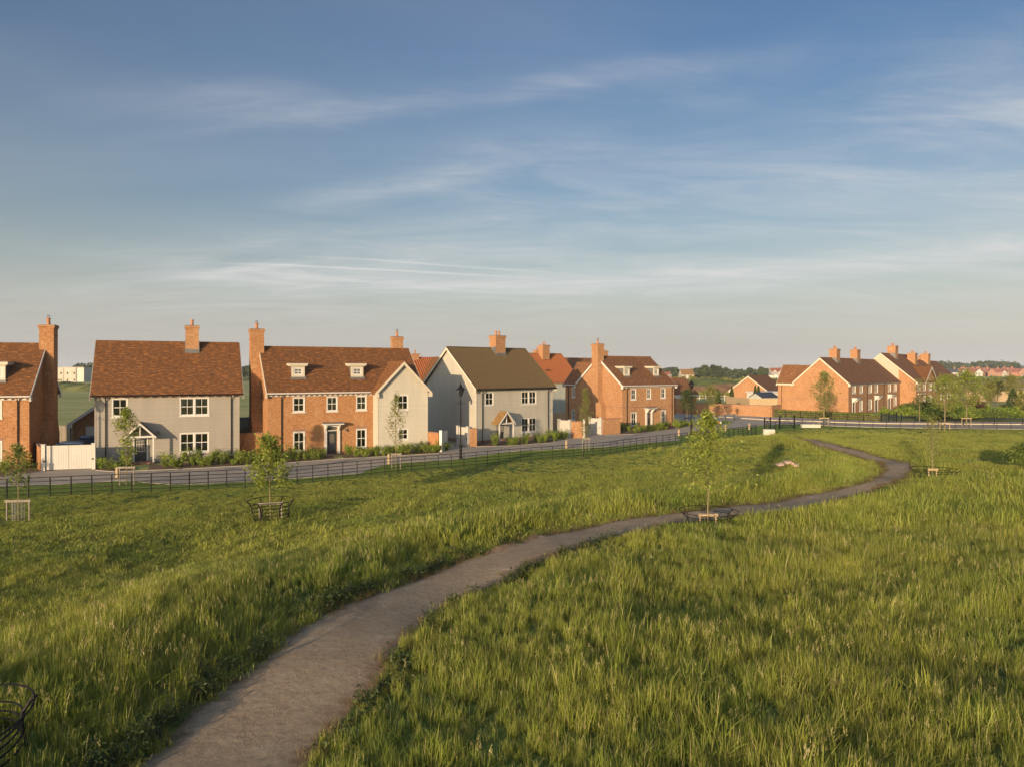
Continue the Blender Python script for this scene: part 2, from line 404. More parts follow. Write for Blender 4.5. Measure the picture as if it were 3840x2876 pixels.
# banks and spoil heaps far off, part of the ground
def heap(x, y, cx, cy, rx, ry, hgt): return hgt*np.exp(-((x-cx)/rx)**2-((y-cy)/ry)**2)
nx, ny = len(ax), len(ay)
V = np.stack([GX.ravel(), GY.ravel(), GZ.ravel()-.03], 1)
idx = np.arange(nx*ny).reshape(ny, nx)
Fc = np.stack([idx[:-1,:-1], idx[:-1,1:], idx[1:,1:], idx[1:,:-1]], -1).reshape(-1,4)
me = bpy.data.meshes.new('ground'); me.from_pydata(V.tolist(), [], Fc.tolist()); me.update()
me.polygons.foreach_set('use_smooth', [True]*len(me.polygons))
at = me.attributes.new('meadow', 'FLOAT', 'POINT'); at.data.foreach_set('value', np.where(FL.ravel(), 0., 1.).astype('f'))
gr = bpy.data.objects.new('ground', me); col.objects.link(gr); kind(gr)
m, nt, out = newmat('ground'); n = N(nt); p = n.pos()
mead = n.mix(n.ramp(n.noise(p, 3, 5), [(.35,0.0),(.65,1.0)]), (.075,.105,.024), (.12,.15,.035))
fld = n.mix(n.ramp(n.noise(n.mapping(p, (.004,.03,1)), 1, 6, .65), [(.35,0.0),(.62,1.0)]), (.27,.29,.09), (.42,.38,.17))
fld = n.mix(n.ramp(n.noise(p, .12, 5), [(.5,0.0),(.7,.5)]), fld, (.22,.25,.075))
fld = n.mix(n.ramp(n.noise(n.mapping(p, (.35,1.6,1), (0,0,R(12))), 1, 5, .7), [(.42,0.0),(.62,.7)]), fld, (.17,.20,.06)); fld = n.mix(n.ramp(n.noise(n.mapping(p, (.02,.13,1), (0,0,R(8)), (3,9,0)), 1, 3, .6), [(.5,0.0),(.6,.55)]), fld, (.40,.37,.17))
a = n.n('ShaderNodeAttribute', attribute_name='meadow')
n.l(n.bsdf(n.mix(a.outputs['Fac'], fld, mead), .95, normal=n.bump(n.noise(p, 2.5, 5), .6, .15), spec=.1), out.inputs[0])
me.materials.append(m)
# path
P = []
Fp = []; K = 7
for i in range(160):
    for j in range(K):
        q = QL[i]*(1-j/(K-1))+QR[i]*(j/(K-1)); P.append((q[0], q[1], 0))
P = np.array(P); P[:,2] = hh(P[:,0], P[:,1])+np.where(P[:,1] > 22, .05, .012)
P[0::K,2] -= .05; P[K-1::K,2] -= .05
for i in range(159):
    for j in range(K-1): a = i*K+j; Fp.append((a, a+1, a+K+1, a+K))
me = bpy.data.meshes.new('path'); me.from_pydata(P.tolist(), [], Fp); me.update(); me.polygons.foreach_set('use_smooth', [True]*len(Fp))
o = bpy.data.objects.new('path', me); col.objects.link(o); kind(o)
ed = np.minimum(1, np.minimum(np.arange(K), K-1-np.arange(K))/2.)
at = me.attributes.new('mid', 'FLOAT', 'POINT'); at.data.foreach_set('value', np.tile(ed, 160).astype('f'))
m, nt, out = newmat('gravel_path'); n = N(nt); p = n.pos()
c = n.mix(n.ramp(n.noise(p, .9, 5, .6), [(.3,0.0),(.7,1.0)]), (.31,.235,.145), (.42,.32,.205))
c = n.mix(n.ramp(n.noise(p, 45, 3, .7), [(.42,.55),(.6,0.0)]), c, (.15,.11,.08))
c = n.mix(n.ramp(n.noise(p, 60, 2, .6), [(.66,0.0),(.74,.7)]), c, (.42,.36,.28))
c = n.mix(n.ramp(n.noise(p, 7, 5, .75), [(.50,0.0),(.68,.45)]), c, (.16,.115,.075)); c = n.mix(n.ramp(n.noise(p, 2.2, 5, .7), [(.52,0.0),(.75,.5)]), c, (.46,.37,.26))
mid = n.n('ShaderNodeAttribute', attribute_name='mid').outputs['Fac']
e = n.math('ADD', mid, n.math('MULTIPLY_ADD', n.noise(p, 4, 4), 1.4, -.75))
c = n.mix(n.ramp(e, [(.1,.8),(.5,0.0)]), c, (.19,.12,.065))
n.l(n.bsdf(c, .95, normal=n.bump(n.math('ADD', n.noise(p, 55, 3, .7), n.math('MULTIPLY', n.noise(p, 5, 3), 2.0)), .7, .03), spec=.15), out.inputs[0])
me.materials.append(m)
# ---------------------------------------------------------------- flat surfaces laid on the ground
def sheet(name, pts, z, mat, thick=.0, k='structure', label=None):
    mb = MB(); P2 = [(float(x), float(y)) for x, y in pts]
    if thick: mb.prism(P2, z-thick, z)
    else:
        A = sum(P2[i][0]*P2[(i+1) % len(P2)][1]-P2[(i+1) % len(P2)][0]*P2[i][1] for i in range(len(P2)))
        mb.face([(x, y, z) for x, y in (P2 if A > 0 else P2[::-1])])
    return kind(mb.build(name, mat), k)
G = lambda L: [gp(*p) for p in L]
lower = [(0,1823.6),(174,1817),(348,1808),(434,1802),(500,1803),(560,1810),(640,1816),(760,1814),(960,1802),(1150,1790),(1351,1774),(1375,1762),(1429,1746),(1508,1734),(1700,1723),(1803,1708),(1912,1693),(2100,1683),(2311,1673),(2380,1664),(2430,1660),(2552,1650),(2531,1637),(2673,1619),(2750,1607),(2810,1601),(2860,1594),(2930,1591),(3008,1592),(3240,1600),(3500,1605),(3840,1609)]
upper = [(0,1789),(156,1767),(361,1763),(430,1768),(556,1763),(760,1754),(960,1743),(1253,1721),(1508,1707),(1645,1699),(1659,1691),(1780,1674),(1912,1671),(2075,1659),(2105,1648),(2187,1641),(2272,1630),(2372,1627),(2522,1610),(2595,1595),(2680,1590),(2753,1583)]
lane = [(-75,36.5)]+G(lower)+[(130,92)]+[(130,98)]+G([(3840,1591),(3300,1588),(2885,1574),(2700,1562),(2560,1560),(2560,1568),(2640,1574),(2679,1576),(2753,1583)])+G(upper[::-1])[1:]+[(-75,41)]
sheet('lane', lane, .012, M['pave'])
# driveways between the houses
sheet('driveway', G([(156,1768),(361,1764)])+[(-33.5,62),(-42,62)], .018, M['pave'])
sheet('driveway', G([(1645,1700),(1785,1675)])+[(-9,76),(-14,76)], .018, M['pave'])
sheet('driveway', G([(2076,1660),(2150,1646)])+[(5,92),(1,90)], .018, M['pave'])
sheet('driveway', G([(2187,1642),(2272,1631)])+[(9.5,96),(5.5,94)], .018, M['pave'])
sheet('side_road', G([(2522,1611),(2595,1596),(2690,1562),(2545,1549),(2520,1556)]), .020, M['pave'])
# lawn between the lane and the meadow fence, and the island lawns
m, nt, out = newmat('lawn'); n = N(nt); p = n.pos()
c = n.mix(n.ramp(n.noise(p, 1.2, 5, .6), [(.3,0.0),(.7,1.0)]), (.15,.22,.035), (.23,.30,.055))
c = n.mix(n.ramp(n.noise(p, 14, 3, .7), [(.4,.5),(.62,0.0)]), c, (.08,.12,.025))
n.l(n.bsdf(c, .95, normal=n.bump(n.noise(p, 30, 3), .8, .05), spec=.1), out.inputs[0]); M['lawn'] = m
sheet('lawn', [(-75,33.7)]+[(x, y+.05) for x, y in FEN[1:]]+[(x, y+.05) for x, y in FENR]+[(130,87.3),(130,91.9)]+G(lower[::-1])+[(-75,36.4)], .006, M['lawn'], k='structure')
sheet('lawn_island', G([(2600,1594),(2679,1577),(2720,1577),(2753,1583),(2734,1588),(2690,1592)]), .022, M['lawn'])
sheet('pavement', G([(2694,1563),(2885,1575),(3300,1588),(3840,1591)])+[(130,98.2),(130,103)]+G([(3840,1584),(3400,1583),(3300,1581),(2891,1562),(2708,1556)]), .11, M['slabs'], .10)
sheet('kerb', G([(2694,1563.4),(2885,1575.6),(3300,1588.8),(3840,1592)])+[(130,97.9),(130,98.2)]+G([(3840,1591),(3300,1588),(2885,1575),(2694,1563)]), .125, M['kerb'], .12)
sheet('kerb', G([(3008,1592.5),(3240,1600.5),(3500,1605.5),(3840,1609.5)])+[(130,91.8),(130,92)]+G([(3840,1608.7),(3500,1604.7),(3240,1599.7),(3008,1591.8)]), .05, M['kerb'], .08)
def strip(name, L, wd, z, mat):
    Q = G(L); mb = MB()
    for (a, b) in zip(Q[:-1], Q[1:]):
        d = Vector((b[0]-a[0], b[1]-a[1])); l = d.length; d /= l
        mb.obox(((a[0]+b[0])/2, (a[1]+b[1])/2), (d.x, d.y), wd/2, l/2+.004, z-.08, z)
    return kind(mb.build(name, mat))
strip('kerb', upper[:2], .12, .035, M['kerb']); strip('kerb', upper[2:10], .12, .035, M['kerb']); strip('kerb', lower[1:21], .10, .026, M['kerb'])
strip('kerb', upper[11:14], .12, .035, M['kerb']); strip('kerb', upper[16:19], .12, .035, M['kerb'])
# planting beds
beds = [([(0,1788),(140,1769),(150,1757),(0,1766)]), ([(362,1762),(430,1767),(500,1765),(500,1751),(362,1744)]), ([(556,1762),(760,1753),(900,1745),(900,1722),(560,1745)]),
        ([(930,1742),(1253,1720),(1250,1708),(1010,1716),(925,1722)]), ([(1290,1718),(1508,1706),(1643,1698),(1640,1668),(1605,1668),(1420,1697),(1285,1708)]),
        ([(1795,1672),(1900,1670),(1900,1658),(1790,1662)]), ([(1935,1669),(2074,1658),(2072,1648),(1930,1655)]), ([(2274,1629),(2372,1626),(2440,1618),(2430,1605),(2330,1605),(2272,1612)]), ([(2470,1616),(2522,1609),(2580,1592),(2520,1590),(2465,1600)])]
for b in beds: sheet('planting_bed', G(b), .03, M['mulch'])
# ---------------------------------------------------------------- building kit
def panel(mb, O, D, Nn, s0, s1, z0, z1, lim=None, holes=(), board=None, cuts=(), reveal=.10):
    D = Vector(D); Nn = Vector(Nn); O = Vector(O)
    flip = D.cross(Vector((0,0,1))).dot(Nn) < 0
    lim = lim or (lambda z: (s0, s1))
    zs = {z0, z1, *cuts}
    for h in holes: zs |= {h[2], h[3]}
    if board:
        k = 0
        while z0+k*board < z1: zs.add(z0+k*board); k += 1
    zs = sorted(z for z in zs if z0-1e-6 <= z <= z1+1e-6)
    zz = [zs[0]]
    for z in zs[1:]:
        if z-zz[-1] > 1e-4: zz.append(z)
    def P(s, z, o=0.0): v = O+D*s+Nn*o; return (v.x, v.y, z)
    def off(z, top):
        if not board: return 0.0
        fr = (z-z0)/board; fr = fr-math.floor(fr+1e-6)
        if top and fr < 1e-3: fr = 1.0
        return .034*(1-fr)
    def q(a, b, c, d): mb.face([a, b, c, d] if not flip else [d, c, b, a])
    for za, zb in zip(zz[:-1], zz[1:]):
        la, lb = lim(za+1e-6), lim(zb-1e-6); zm = (za+zb)/2
        hs = sorted((h[0], h[1]) for h in holes if h[2] < zm < h[3])
        e0 = [(la[0], lb[0])]; ivs = []
        cur = (la[0], lb[0])
        for a, b in hs: ivs.append((cur, (a, a))); cur = (b, b)
        ivs.append((cur, (la[1], lb[1])))
        oa, ob = off(za, False), off(zb, True)
        for (a0, a1), (b0, b1) in ivs:
            if b0-a0 < 1e-4 and b1-a1 < 1e-4: continue
            q(P(a0, za, oa), P(b0, za, oa), P(b1, zb, ob), P(a1, zb, ob))
            if board and oa > .02 and za > z0+.01: q(P(a0, za, 0), P(b0, za, 0), P(b0, za, oa), P(a0, za, oa))
    for a, b, c, d in holes:
        r = -reveal
        q(P(a, c, .0), P(a, c, r), P(a, d, r), P(a, d, .0)); q(P(b, c, r), P(b, c, .0), P(b, d, .0), P(b, d, r))
        q(P(a, d, .0), P(a, d, r), P(b, d, r), P(b, d, .0)); q(P(a, c, r), P(a, c, .0), P(b, c, .0), P(b, c, r))
def window(parent, r, axis='front', plane=0.0, cols=2, rows=2, double=False, sill=True, frame='white', curtain=False, label=None, proud=.03):
    a, b, c, d = r
    def bx(mb, s0, s1, n0, n1, z0, z1):   # n: outward distance
        if axis == 'front': mb.box(s0, s1, plane-n1, plane-n0, z0, z1)
        else: mb.box(plane-n1, plane-n0, s0, s1, z0, z1)
    f = MB(); t = .09
    bx(f, a, a+t, -.1, proud, c, d); bx(f, b-t, b, -.1, proud, c, d); bx(f, a+t, b-t, -.1, proud, d-t*1.1, d); bx(f, a+t, b-t, -.1, proud-.005, c, c+t)
    segs = [(a+t, b-t)]
    if double:
        mid = (a+b)/2; bx(f, mid-.07, mid+.07, -.1, proud-.004, c+t, d-t*1.1); segs = [(a+t, mid-.07), (mid+.07, b-t)]
    zb, zt = c+t, d-t*1.1; zm = (zb+zt)/2
    for s0, s1 in segs:
        bx(f, s0, s0+.045, -.08, -.02, zb, zt); bx(f, s1-.045, s1, -.08, -.02, zb, zt)
        bx(f, s0+.035, s1-.035, -.085, -.015, zm-.03, zm+.03); bx(f, s0+.035, s1-.035, -.08, -.022, zb, zb+.05); bx(f, s0+.035, s1-.035, -.08, -.022, zt-.04, zt)
        for i in range(1, cols):
            s = s0+.035+(s1-s0-.07)*i/cols; bx(f, s-.02, s+.02, -.075, -.03, zb+.05, zm-.03); bx(f, s-.02, s+.02, -.075, -.03, zm+.03, zt-.04)
        if rows > 2:
            for i in (1, 3):
                z = zb+(zt-zb)*i/4; bx(f, s0+.035, s1-.035, -.07, -.033, z-.012, z+.012)
    w = f.build('window', M[frame], parent)
    if label: w['label'] = label
    g = MB()
    for s0, s1 in segs:
        if axis == 'front': g.face([(s0, plane+.055, zb), (s1, plane+.055, zb), (s1, plane+.055, zt), (s0, plane+.055, zt)])
        else: g.face([(plane+.055, s1, zb), (plane+.055, s0, zb), (plane+.055, s0, zt), (plane+.055, s1, zt)])
    g.build('pane', M['glass'], w)
    rm = MB(); bx(rm, a, b, -1.2, -1.1, c, d); rm.build('dark_room', M['room'], w)
    if curtain:
        cu = MB()
        for s0, s1 in segs:
            for e0, e1 in ((s0, s0+(s1-s0)*.38), (s1-(s1-s0)*.38, s1)):
                k = 10
                for i in range(k):
                    x0 = e0+(e1-e0)*i/k; x1 = e0+(e1-e0)*(i+1)/k; o0 = .13+.03*(i % 2); o1 = .13+.03*((i+1) % 2)
                    cu.face([(x0, plane+o0, c), (x1, plane+o1, c), (x1, plane+o1, d), (x0, plane+o0, d)])
        cu.build('curtain', M['curtain'], w)
    if sill:
        s = MB(); bx(s, a-.07, b+.07, -.02, .09, c-.07, c-.001); s.build('sill', M['white'], w)
    return w
def roof_slabs(root, x0, x1, y0, y1, ze, zr, ov, og0, og1, axis, mat, thick=.13, pan=False, xe0=None):
    # ridge along axis; eaves at +-ov outside; og0/og1 verge overhangs
    if axis == 'x':
        a0, a1 = x0-og0, x1+og1; c = (y0+y1)/2; lo, hi = y0-ov, y1+ov
        T = lambda s, t, z: (s, t, z)
    else:
        a0, a1 = y0-og0, y1+og1; c = (x0+x1)/2; lo, hi = x0-ov, x1+ov
        T = lambda s, t, z: (t, s, z)
    mb = MB()
    for e in (lo, hi):
        ln = math.hypot(c-e, zr-ze)
        if pan:
            n = max(8, int((a1-a0)/.32)*6); m_ = 2
            prev = None
            for i in range(n+1):
                s = a0+(a1-a0)*i/n; dz = .07*math.cos(i/6*2*math.pi)
                cur = [T(s, e, ze+dz), T(s, c, zr+dz)]
                if prev: mb.face([prev[0], cur[0], cur[1], prev[1]] if (e < c) == (axis == 'x') else [cur[0], prev[0], prev[1], cur[1]])
                prev = cur
            P = [T(a0, e, ze-.02), T(a0, c, zr-.02), T(a0, c, zr-thick), T(a0, e, ze-thick)]
            P = [T(a0, e, ze-.075), T(a0, c, zr-.075), T(a0, c, zr-thick-.03), T(a0, e, ze-thick-.03)]
        else: P = [T(a0, e, ze), T(a0, c, zr), T(a0, c, zr-thick), T(a0, e, ze-thick)]
        mb.extrude(P, (a1-a0, 0, 0) if axis == 'x' else (0, a1-a0, 0))
    r = mb.build('roof', mat, root)
    rt = MB()
    if axis == 'x': rt.tube((a0, c, zr-.02), (a1, c, zr-.02), .10, n=8)
    else: rt.tube((c, a0, zr-.02), (c, a1, zr-.02), .10, n=8)
    rt.build('ridge_tiles', mat, r)
    return r
def barge(root, end, y0, y1, ze, zr, ov, mat, axis='x', d=.24, foot=True):
    """boards along the verge at end (x position, outward sign)"""
    x, sg = end; c = (y0+y1)/2; mb = MB()
    T = (lambda s, t, z: (s, t, z)) if axis == 'x' else (lambda s, t, z: (t, s, z))
    for e in (y0-ov, y1+ov):
        P = [T(x, e, ze-.02), T(x, c, zr-.02), T(x, c, zr-d*1.35), T(x, e, ze-d*1.2)]
        v = .05*sg; mb.extrude(P, (v, 0, 0) if axis == 'x' else (0, v, 0))
        if foot:
            s = 1 if e < c else -1
            a = (x-.02*sg, x+.07*sg); 
            if axis == 'x': mb.box(min(a), max(a), min(e, e+s*.35), max(e, e+s*.35), ze-d*1.6, ze-.04)
            else: mb.box(min(e, e+s*.35), max(e, e+s*.35), min(a), max(a), ze-d*1.6, ze-.04)
    return mb.build('bargeboard', mat, root)
def gabled(root, x0, x1, y0, y1, ze, zr, ov=.35, og=(.15,.15), axis='x', wall='brick', roof='tile', holes=None, board=None, pan=False, bargemat=None, bargeends=(0,1), skip=(), thick=.13, z0=0.0, plinth=None, back=0.0):
    holes = holes or {}
    c = ((y0+y1) if axis == 'x' else (x0+x1))/2; half = ((y1-y0) if axis == 'x' else (x1-x0))/2
    sl = (zr-ze)/(half+ov); zt = ze+sl*ov-thick-.01; zap = zr-thick-.01
    mb = MB()
    def lim(lo, hi):
        cc = (lo+hi)/2
        def f(z):
            if z <= zt: return (lo, hi)
            k = (z-zt)/(zap-zt); return (lo+(cc-lo)*k, hi-(hi-cc)*k)
        return f
    g = {'x': ('left','right'), 'y': ('front','back')}[axis]
    spec = {'front': ((0,y0,0),(1,0,0),(0,-1,0),x0,x1), 'back': ((0,y1,0),(1,0,0),(0,1,0),x0,x1), 'left': ((x0,0,0),(0,1,0),(-1,0,0),y0,y1), 'right': ((x1,0,0),(0,1,0),(1,0,0),y0,y1)}
    for k, (O, D, Nn, s0, s1) in spec.items():
        if k in skip: continue
        top = zap if k in g else zt
        panel(mb, O, D, Nn, s0, s1, z0, top, lim(s0, s1) if k in g else None, holes.get(k, ()), board, cuts=(zt,) if k in g else ())
    w = mb.build('wall', M[wall], root)
    if board:
        for (X, Y) in ((x0, y0), (x1, y0), (x0, y1), (x1, y1)):
            sx = -1 if X == x0 else 1; sy = -1 if Y == y0 else 1
            cb = MB(); cb.box(X-.05 if sx > 0 else X-.04, X+.04 if sx > 0 else X+.05, Y-.05 if sy > 0 else Y-.04, Y+.04 if sy > 0 else Y+.05, z0, zt-.02)
            cb.build('corner_board', M[wall], w)
    if plinth:
        p = MB(); e = .04
        p.box(x0-e, x1+e, y0-e, y1+e, -.05, plinth); p.build('plinth', M['brickdark'], w)
    r = roof_slabs(root, x0, x1, y0, y1, ze, zr, ov, og[0], og[1], axis, M[roof], thick, pan)
    if back:
        bk = MB(); cc = (x0+x1)/2; k_ = (zr-ze)/(cc-x0+ov)
        for e in (x0+.2, x1-.2): ez = zr-k_*abs(cc-e); bk.extrude([(e, y0-back, ez), (cc, y0-back, zr), (cc, y0-back, zr-thick), (e, y0-back, ez-thick)], (0, back-.002, 0))
        bk.build('roof_valley', M[roof], r)
    if bargemat:
        a0, a1 = (x0, x1) if axis == 'x' else (y0, y1); b0, b1 = (y0, y1) if axis == 'x' else (x0, x1)
        if 0 in bargeends: barge(root, (a0-og[0]-.002, -1), b0, b1, ze, zr, ov, M[bargemat], axis)
        if 1 in bargeends: barge(root, (a1+og[1]+.002, 1), b0, b1, ze, zr, ov, M[bargemat], axis)
    return dict(zt=zt, sl=sl, roof=r, wall=w, zr=zr, ze=ze, ov=ov, c=c)
def gutter(root, x0, x1, y, z, mat='black'):
    mb = MB(); mb.tube((x0, y, z), (x1, y, z), .06, n=8); return mb.build('gutter', M[mat], root)
def rafters(root, x0, x1, y, z, n, mat='cream', d=.3, s=.045):
    for i in range(n):
        x = x0+(x1-x0)*i/(n-1); mb = MB(); mb.box(x-s, x+s, y-d, y, z-.13, z-.01); mb.build('rafter_foot', M[mat], root)
def cornice(root, x0, x1, y, z, n, mat='white', d=.28):
    mb = MB(); mb.box(x0, x1, y-.05, y-.002, z-.30, z-.12); mb.box(x0, x1, y-d, y-.002, z-.12, z-.05)
    for i in range(n):
        x = x0+(x1-x0)*(i+.5)/n; mb.box(x-.06, x+.06, y-d+.04, y-.05, z-.24, z-.122)
    mb.build('cornice', M[mat], root)
def downpipe(root, x, y, z, side='front'):
    mb = MB()
    if side == 'front': mb.path([(x, y-.28, z), (x, y-.07, z-.3), (x, y-.07, .05)], [.04]*3, 8)
    else: mb.path([(x-.28, y, z), (x-.07, y, z-.3), (x-.07, y, .05)], [.04]*3, 8)
    mb.build('downpipe', M['black'], root)
def pots(parent, x, y, z, n, r=.11, h=.55, along='x', cowl=False):
    for i in range(n):
        o = (i-(n-1)/2)*max(.42, 3.6*r); X, Y = (x+o, y) if along == 'x' else (x, y+o)
        p = MB(); p.lathe((X, Y, z), [(r*.95,0),(r*1.1,.06),(r*.9,.1),(r*.85,h-.08),(r*1.05,h-.05),(r*1.05,h),(r*.6,h),(r*.6,h-.2)], 12)
        p.build('chimney_pot', M['pot'], parent)
        if cowl:
            c = MB()
            for k in range(6):
                t = k*math.pi/3; c.tube((X+.09*math.cos(t), Y+.09*math.sin(t), z+h), (X+.09*math.cos(t), Y+.09*math.sin(t), z+h+.2), .012, n=4)
            c.lathe((X, Y, z+h+.2), [(.13,0),(.13,.02)], 10); c.build('cowl', M['lead'], parent)
def stack(root, cx, cy, sx, sy, z0, z1, npot=1, mat='brick2', along='x', roofslope=None, cowl=False, bands=True, pr=.11):
    mb = MB(); mb.box(cx-sx/2, cx+sx/2, cy-sy/2, cy+sy/2, z0, z1-.002)
    if bands:
        for za, zb, e in ((z1-.30, z1-.22, .025), (z1-.22, z1-.15, .05), (z1-.15, z1, .08), (z1-.85, z1-.78, .03)):
            mb.box(cx-sx/2-e, cx+sx/2+e, cy-sy/2-e, cy+sy/2+e, za, zb)
    c = mb.build('chimney', M[mat], root)
    k = MB(); k.box(cx-sx/2-.03, cx+sx/2+.03, cy-sy/2-.03, cy+sy/2+.03, z1+.001, z1+.05); k.build('flaunching', M['lead'], c)
    pots(c, cx, cy, z1+.05, npot, pr, .5, along, cowl)
    if roofslope:
        zr, sl, yr = roofslope; f = MB(); e = .05
        yf = cy-sy/2; zf = zr-sl*abs(yf-yr)+.03
        f.box(cx-sx/2-e, cx+sx/2+e, yf-.16, yf-.004, zf-.28, zf+.14); f.box(cx-sx/2-e, cx-sx/2-.004, yf, cy+sy/2, zf-.1, zr+.12); f.box(cx+sx/2+.004, cx+sx/2+e, yf, cy+sy/2, zf-.1, zr+.12)
        f.build('flashing', M['lead'], c)
    return c
def dormer(root, r, u0, yfront, slope_z, cheek=True):
    """r=(u0,u1,z0,z1) outer box of the white front at depth yfront"""
    a, b, z0, z1 = r; ze, sl, ov = slope_z
    yb = (z1-ze)/sl-ov+.1
    mb = MB()
    mb.box(a, a+.14, yfront, yfront+.12, z0, z1-.02); mb.box(b-.14, b, yfront, yfront+.12, z0, z1-.02)
    mb.box(a+.14, b-.14, yfront, yfront+.12, z1-.18, z1-.02); mb.box(a+.14, b-.14, yfront, yfront+.12, z0, z0+.12)
    d = mb.build('dormer', M['cream'], root)
    for s in ((a+.012, a+.05), (b-.05, b-.012)):
        ck = MB(); ck.extrude([(s[0], yfront+.121, z0), (s[0], yfront+.121, z1-.03), (s[0], yb, z1-.03)], (s[1]-s[0], 0, 0))
        ck.build('cheek', M['lead'], d)
    cp = MB(); cp.box(a-.22, b+.22, yfront-.25, yb, z1, z1+.16); cp.box(a-.14, b+.14, yfront-.16, yb, z1-.08, z1-.002); cp.build('dormer_canopy', M['cream'], d)
    tp = MB(); tp.box(a-.24, b+.24, yfront-.27, yb+.15, z1+.162, z1+.2); tp.build('dormer_roof', M['lead'], d)
    ap = MB(); ap.box(a-.1, b+.1, yfront-.22, yfront-.004, z0-.2, z0+.005); ap.build('apron', M['lead'], d)
    w = window(d, (a+.15, b-.15, z0+.13, z1-.19), plane=yfront+.03, sill=False, proud=.01)
def doorleaf(parent, r, y, glazed=None, mat='door'):
    a, b, c, d = r; mb = MB(); mb.box(a, b, y, y+.05, c, d)
    w_ = (b-a)
    for i in (0, 1):
        x0 = a+.09+i*(w_/2-.02); x1 = x0+w_/2-.16
        mb.box(x0, x1, y-.012, y-.001, c+.18, c+.85)
    o = mb.build('door', M[mat], parent)
    g = MB()
    if glazed == 'nine':
        g.box(a+.14, b-.14, y-.006, y-.001, c+1.0, d-.12); g.build('door_glass', M['room'], o)
        bars = MB()
        for i in range(4):
            x = a+.13+(w_-.26)*i/3; bars.box(x-.012, x+.012, y-.016, y-.007, c+1.0, d-.12)
        for i in range(4):
            z = c+1.0+(d-.12-c-1.0)*i/3; bars.box(a+.13, b-.13, y-.015, y-.0065, z-.012, z+.012)
        bars.build('glazing_bars', M['white'], o)
    elif glazed == 'panel':
        g.box(a+.2, b-.2, y-.006, y-.001, c+1.0, d-.25); g.build('door_glass', M['room'], o)
    k = MB(); k.tube((b-.08, y-.05, c+1.0), (b-.08, y, c+1.0), .025, n=8); k.box(a+w_*.3, b-w_*.3, y-.018, y-.002, c+.92, c+.98); k.build('handle', M['lead'], o)
    return o
def gable_porch(root, xc, hw, zeave, zap, dep, posts, mat_roof, braces=True):
    """small gabled porch on the front (y<0)"""
    sl = (zap-zeave)/hw
    r = MB()
    for s in (-1, 1):
        P = [(xc+s*(hw+.12), -dep-.15, zeave-sl*.12), (xc, -dep-.15, zap), (xc, -dep-.15, zap-.1), (xc+s*(hw+.12), -dep-.15, zeave-.1-sl*.12)]
        r.extrude(P, (0, dep+.14, 0))
    p = r.build('porch', M[mat_roof], root)
    f = MB()
    for s in (-1, 1):
        P = [(xc+s*(hw+.14), -dep-.152, zeave-.02-sl*.14), (xc, -dep-.152, zap-.02), (xc, -dep-.152, zap-.20), (xc+s*(hw+.14), -dep-.152, zeave-.19-sl*.14)]
        f.extrude(P, (0, -.04, 0))
    f.build('porch_bargeboard', M['white'], p)
    t = MB()
    t.box(xc-hw+.02, xc+hw-.02, -dep-.05, -dep+.05, zeave-.22, zeave-.08)
    t.box(xc-.04, xc+.04, -dep-.04, -dep+.04, zeave-.08, zap-.15)
    for s in (-1, 1):     # arched braces under the rafters
        pr = None
        for k in range(7):
            a = k/6; x = xc+s*(hw*.92)*(1-a); z = zeave-.06+(zap-zeave-.25)*math.sin(a*math.pi/2)**1.0*1.0
            if pr: t.tube(pr, (x, -dep, z), .04, n=5)
            pr = (x, -dep, z)
        t.box(xc+s*(hw-.06)-.04, xc+s*(hw-.06)+.04, -dep+.05, -.03, zeave-.2, zeave-.09)
    t.build('porch_truss', M['white'], p)
    for s in posts:
        q = MB(); X = xc+s*(hw-.06); q.box(X-.055, X+.055, -dep-.053, -dep+.057, .22, zeave-.221); q.box(X-.08, X+.08, -dep-.08, -dep+.08, .13, .219)
        q.build('porch_post', M['white'], p)
    st = MB(); st.box(xc-hw, xc+hw, -dep-.1, -.045, .0, .13); st.build('step', M['brickdark'], p)
    return p
def surround(root, ro, leaf, y0, hoodz, zc):
    """flat-hooded classical doorcase: ro outer (a,b,c,d)"""
    a, b, c, d = ro; mb = MB(); pw = .2
    mb.box(a, a+pw, y0-.16, y0-.001, c, d-.25); mb.box(b-pw, b, y0-.16, y0-.001, c, d-.25); mb.box(a-.06, b+.06, y0-.22, y0-.001, d-.25, d-.05)
    mb.box(a-.04, a+pw+.04, y0-.2, y0-.002, d-.36, d-.251); mb.box(b-pw-.04, b+.04, y0-.2, y0-.002, d-.36, d-.251)
    mb.box(a+pw, b-pw, y0-.06, y0+.05, leaf[3], leaf[3]+.07)
    s = mb.build('doorcase', M['white'], root)
    hd = MB(); hd.box(a-.2, b+.2, y0-.75, y0-.001, d-.049, d+.05); hd.build('door_hood', M['white'], s)
    ld = MB(); ld.box(a-.23, b+.23, y0-.78, y0-.001, d+.051, d+.15); ld.build('hood_roof', M['lead'], s)
    for x in (a+.1, b-.1):
        br = MB(); br.extrude([(x-.05, y0-.161, d-.25), (x-.05, y0-.161, d-.6), (x-.05, y0-.25, d-.5), (x-.05, y0-.6, d-.12), (x-.05, y0-.6, d-.05), (x-.05, y0-.221, d-.05), (x-.05, y0-.221, d-.25)], (.1, 0, 0)); br.build('bracket', M['white'], s)
    st = MB(); st.box(a-.15, b+.15, y0-.7, y0-.04, -.02, max(.05, c)); st.build('step', M['brickdark'], s)
    return s
def arch(root, r, mat='brickdark'):
    a, b, c, d = r; mb = MB(); mb.extrude([(a-.02, -.006, d+.002), (b+.02, -.006, d+.002), (b+.12, -.006, d+.24), (a-.12, -.006, d+.24)], (0, .004, 0))
    return mb.build('flat_arch', M[mat], root)
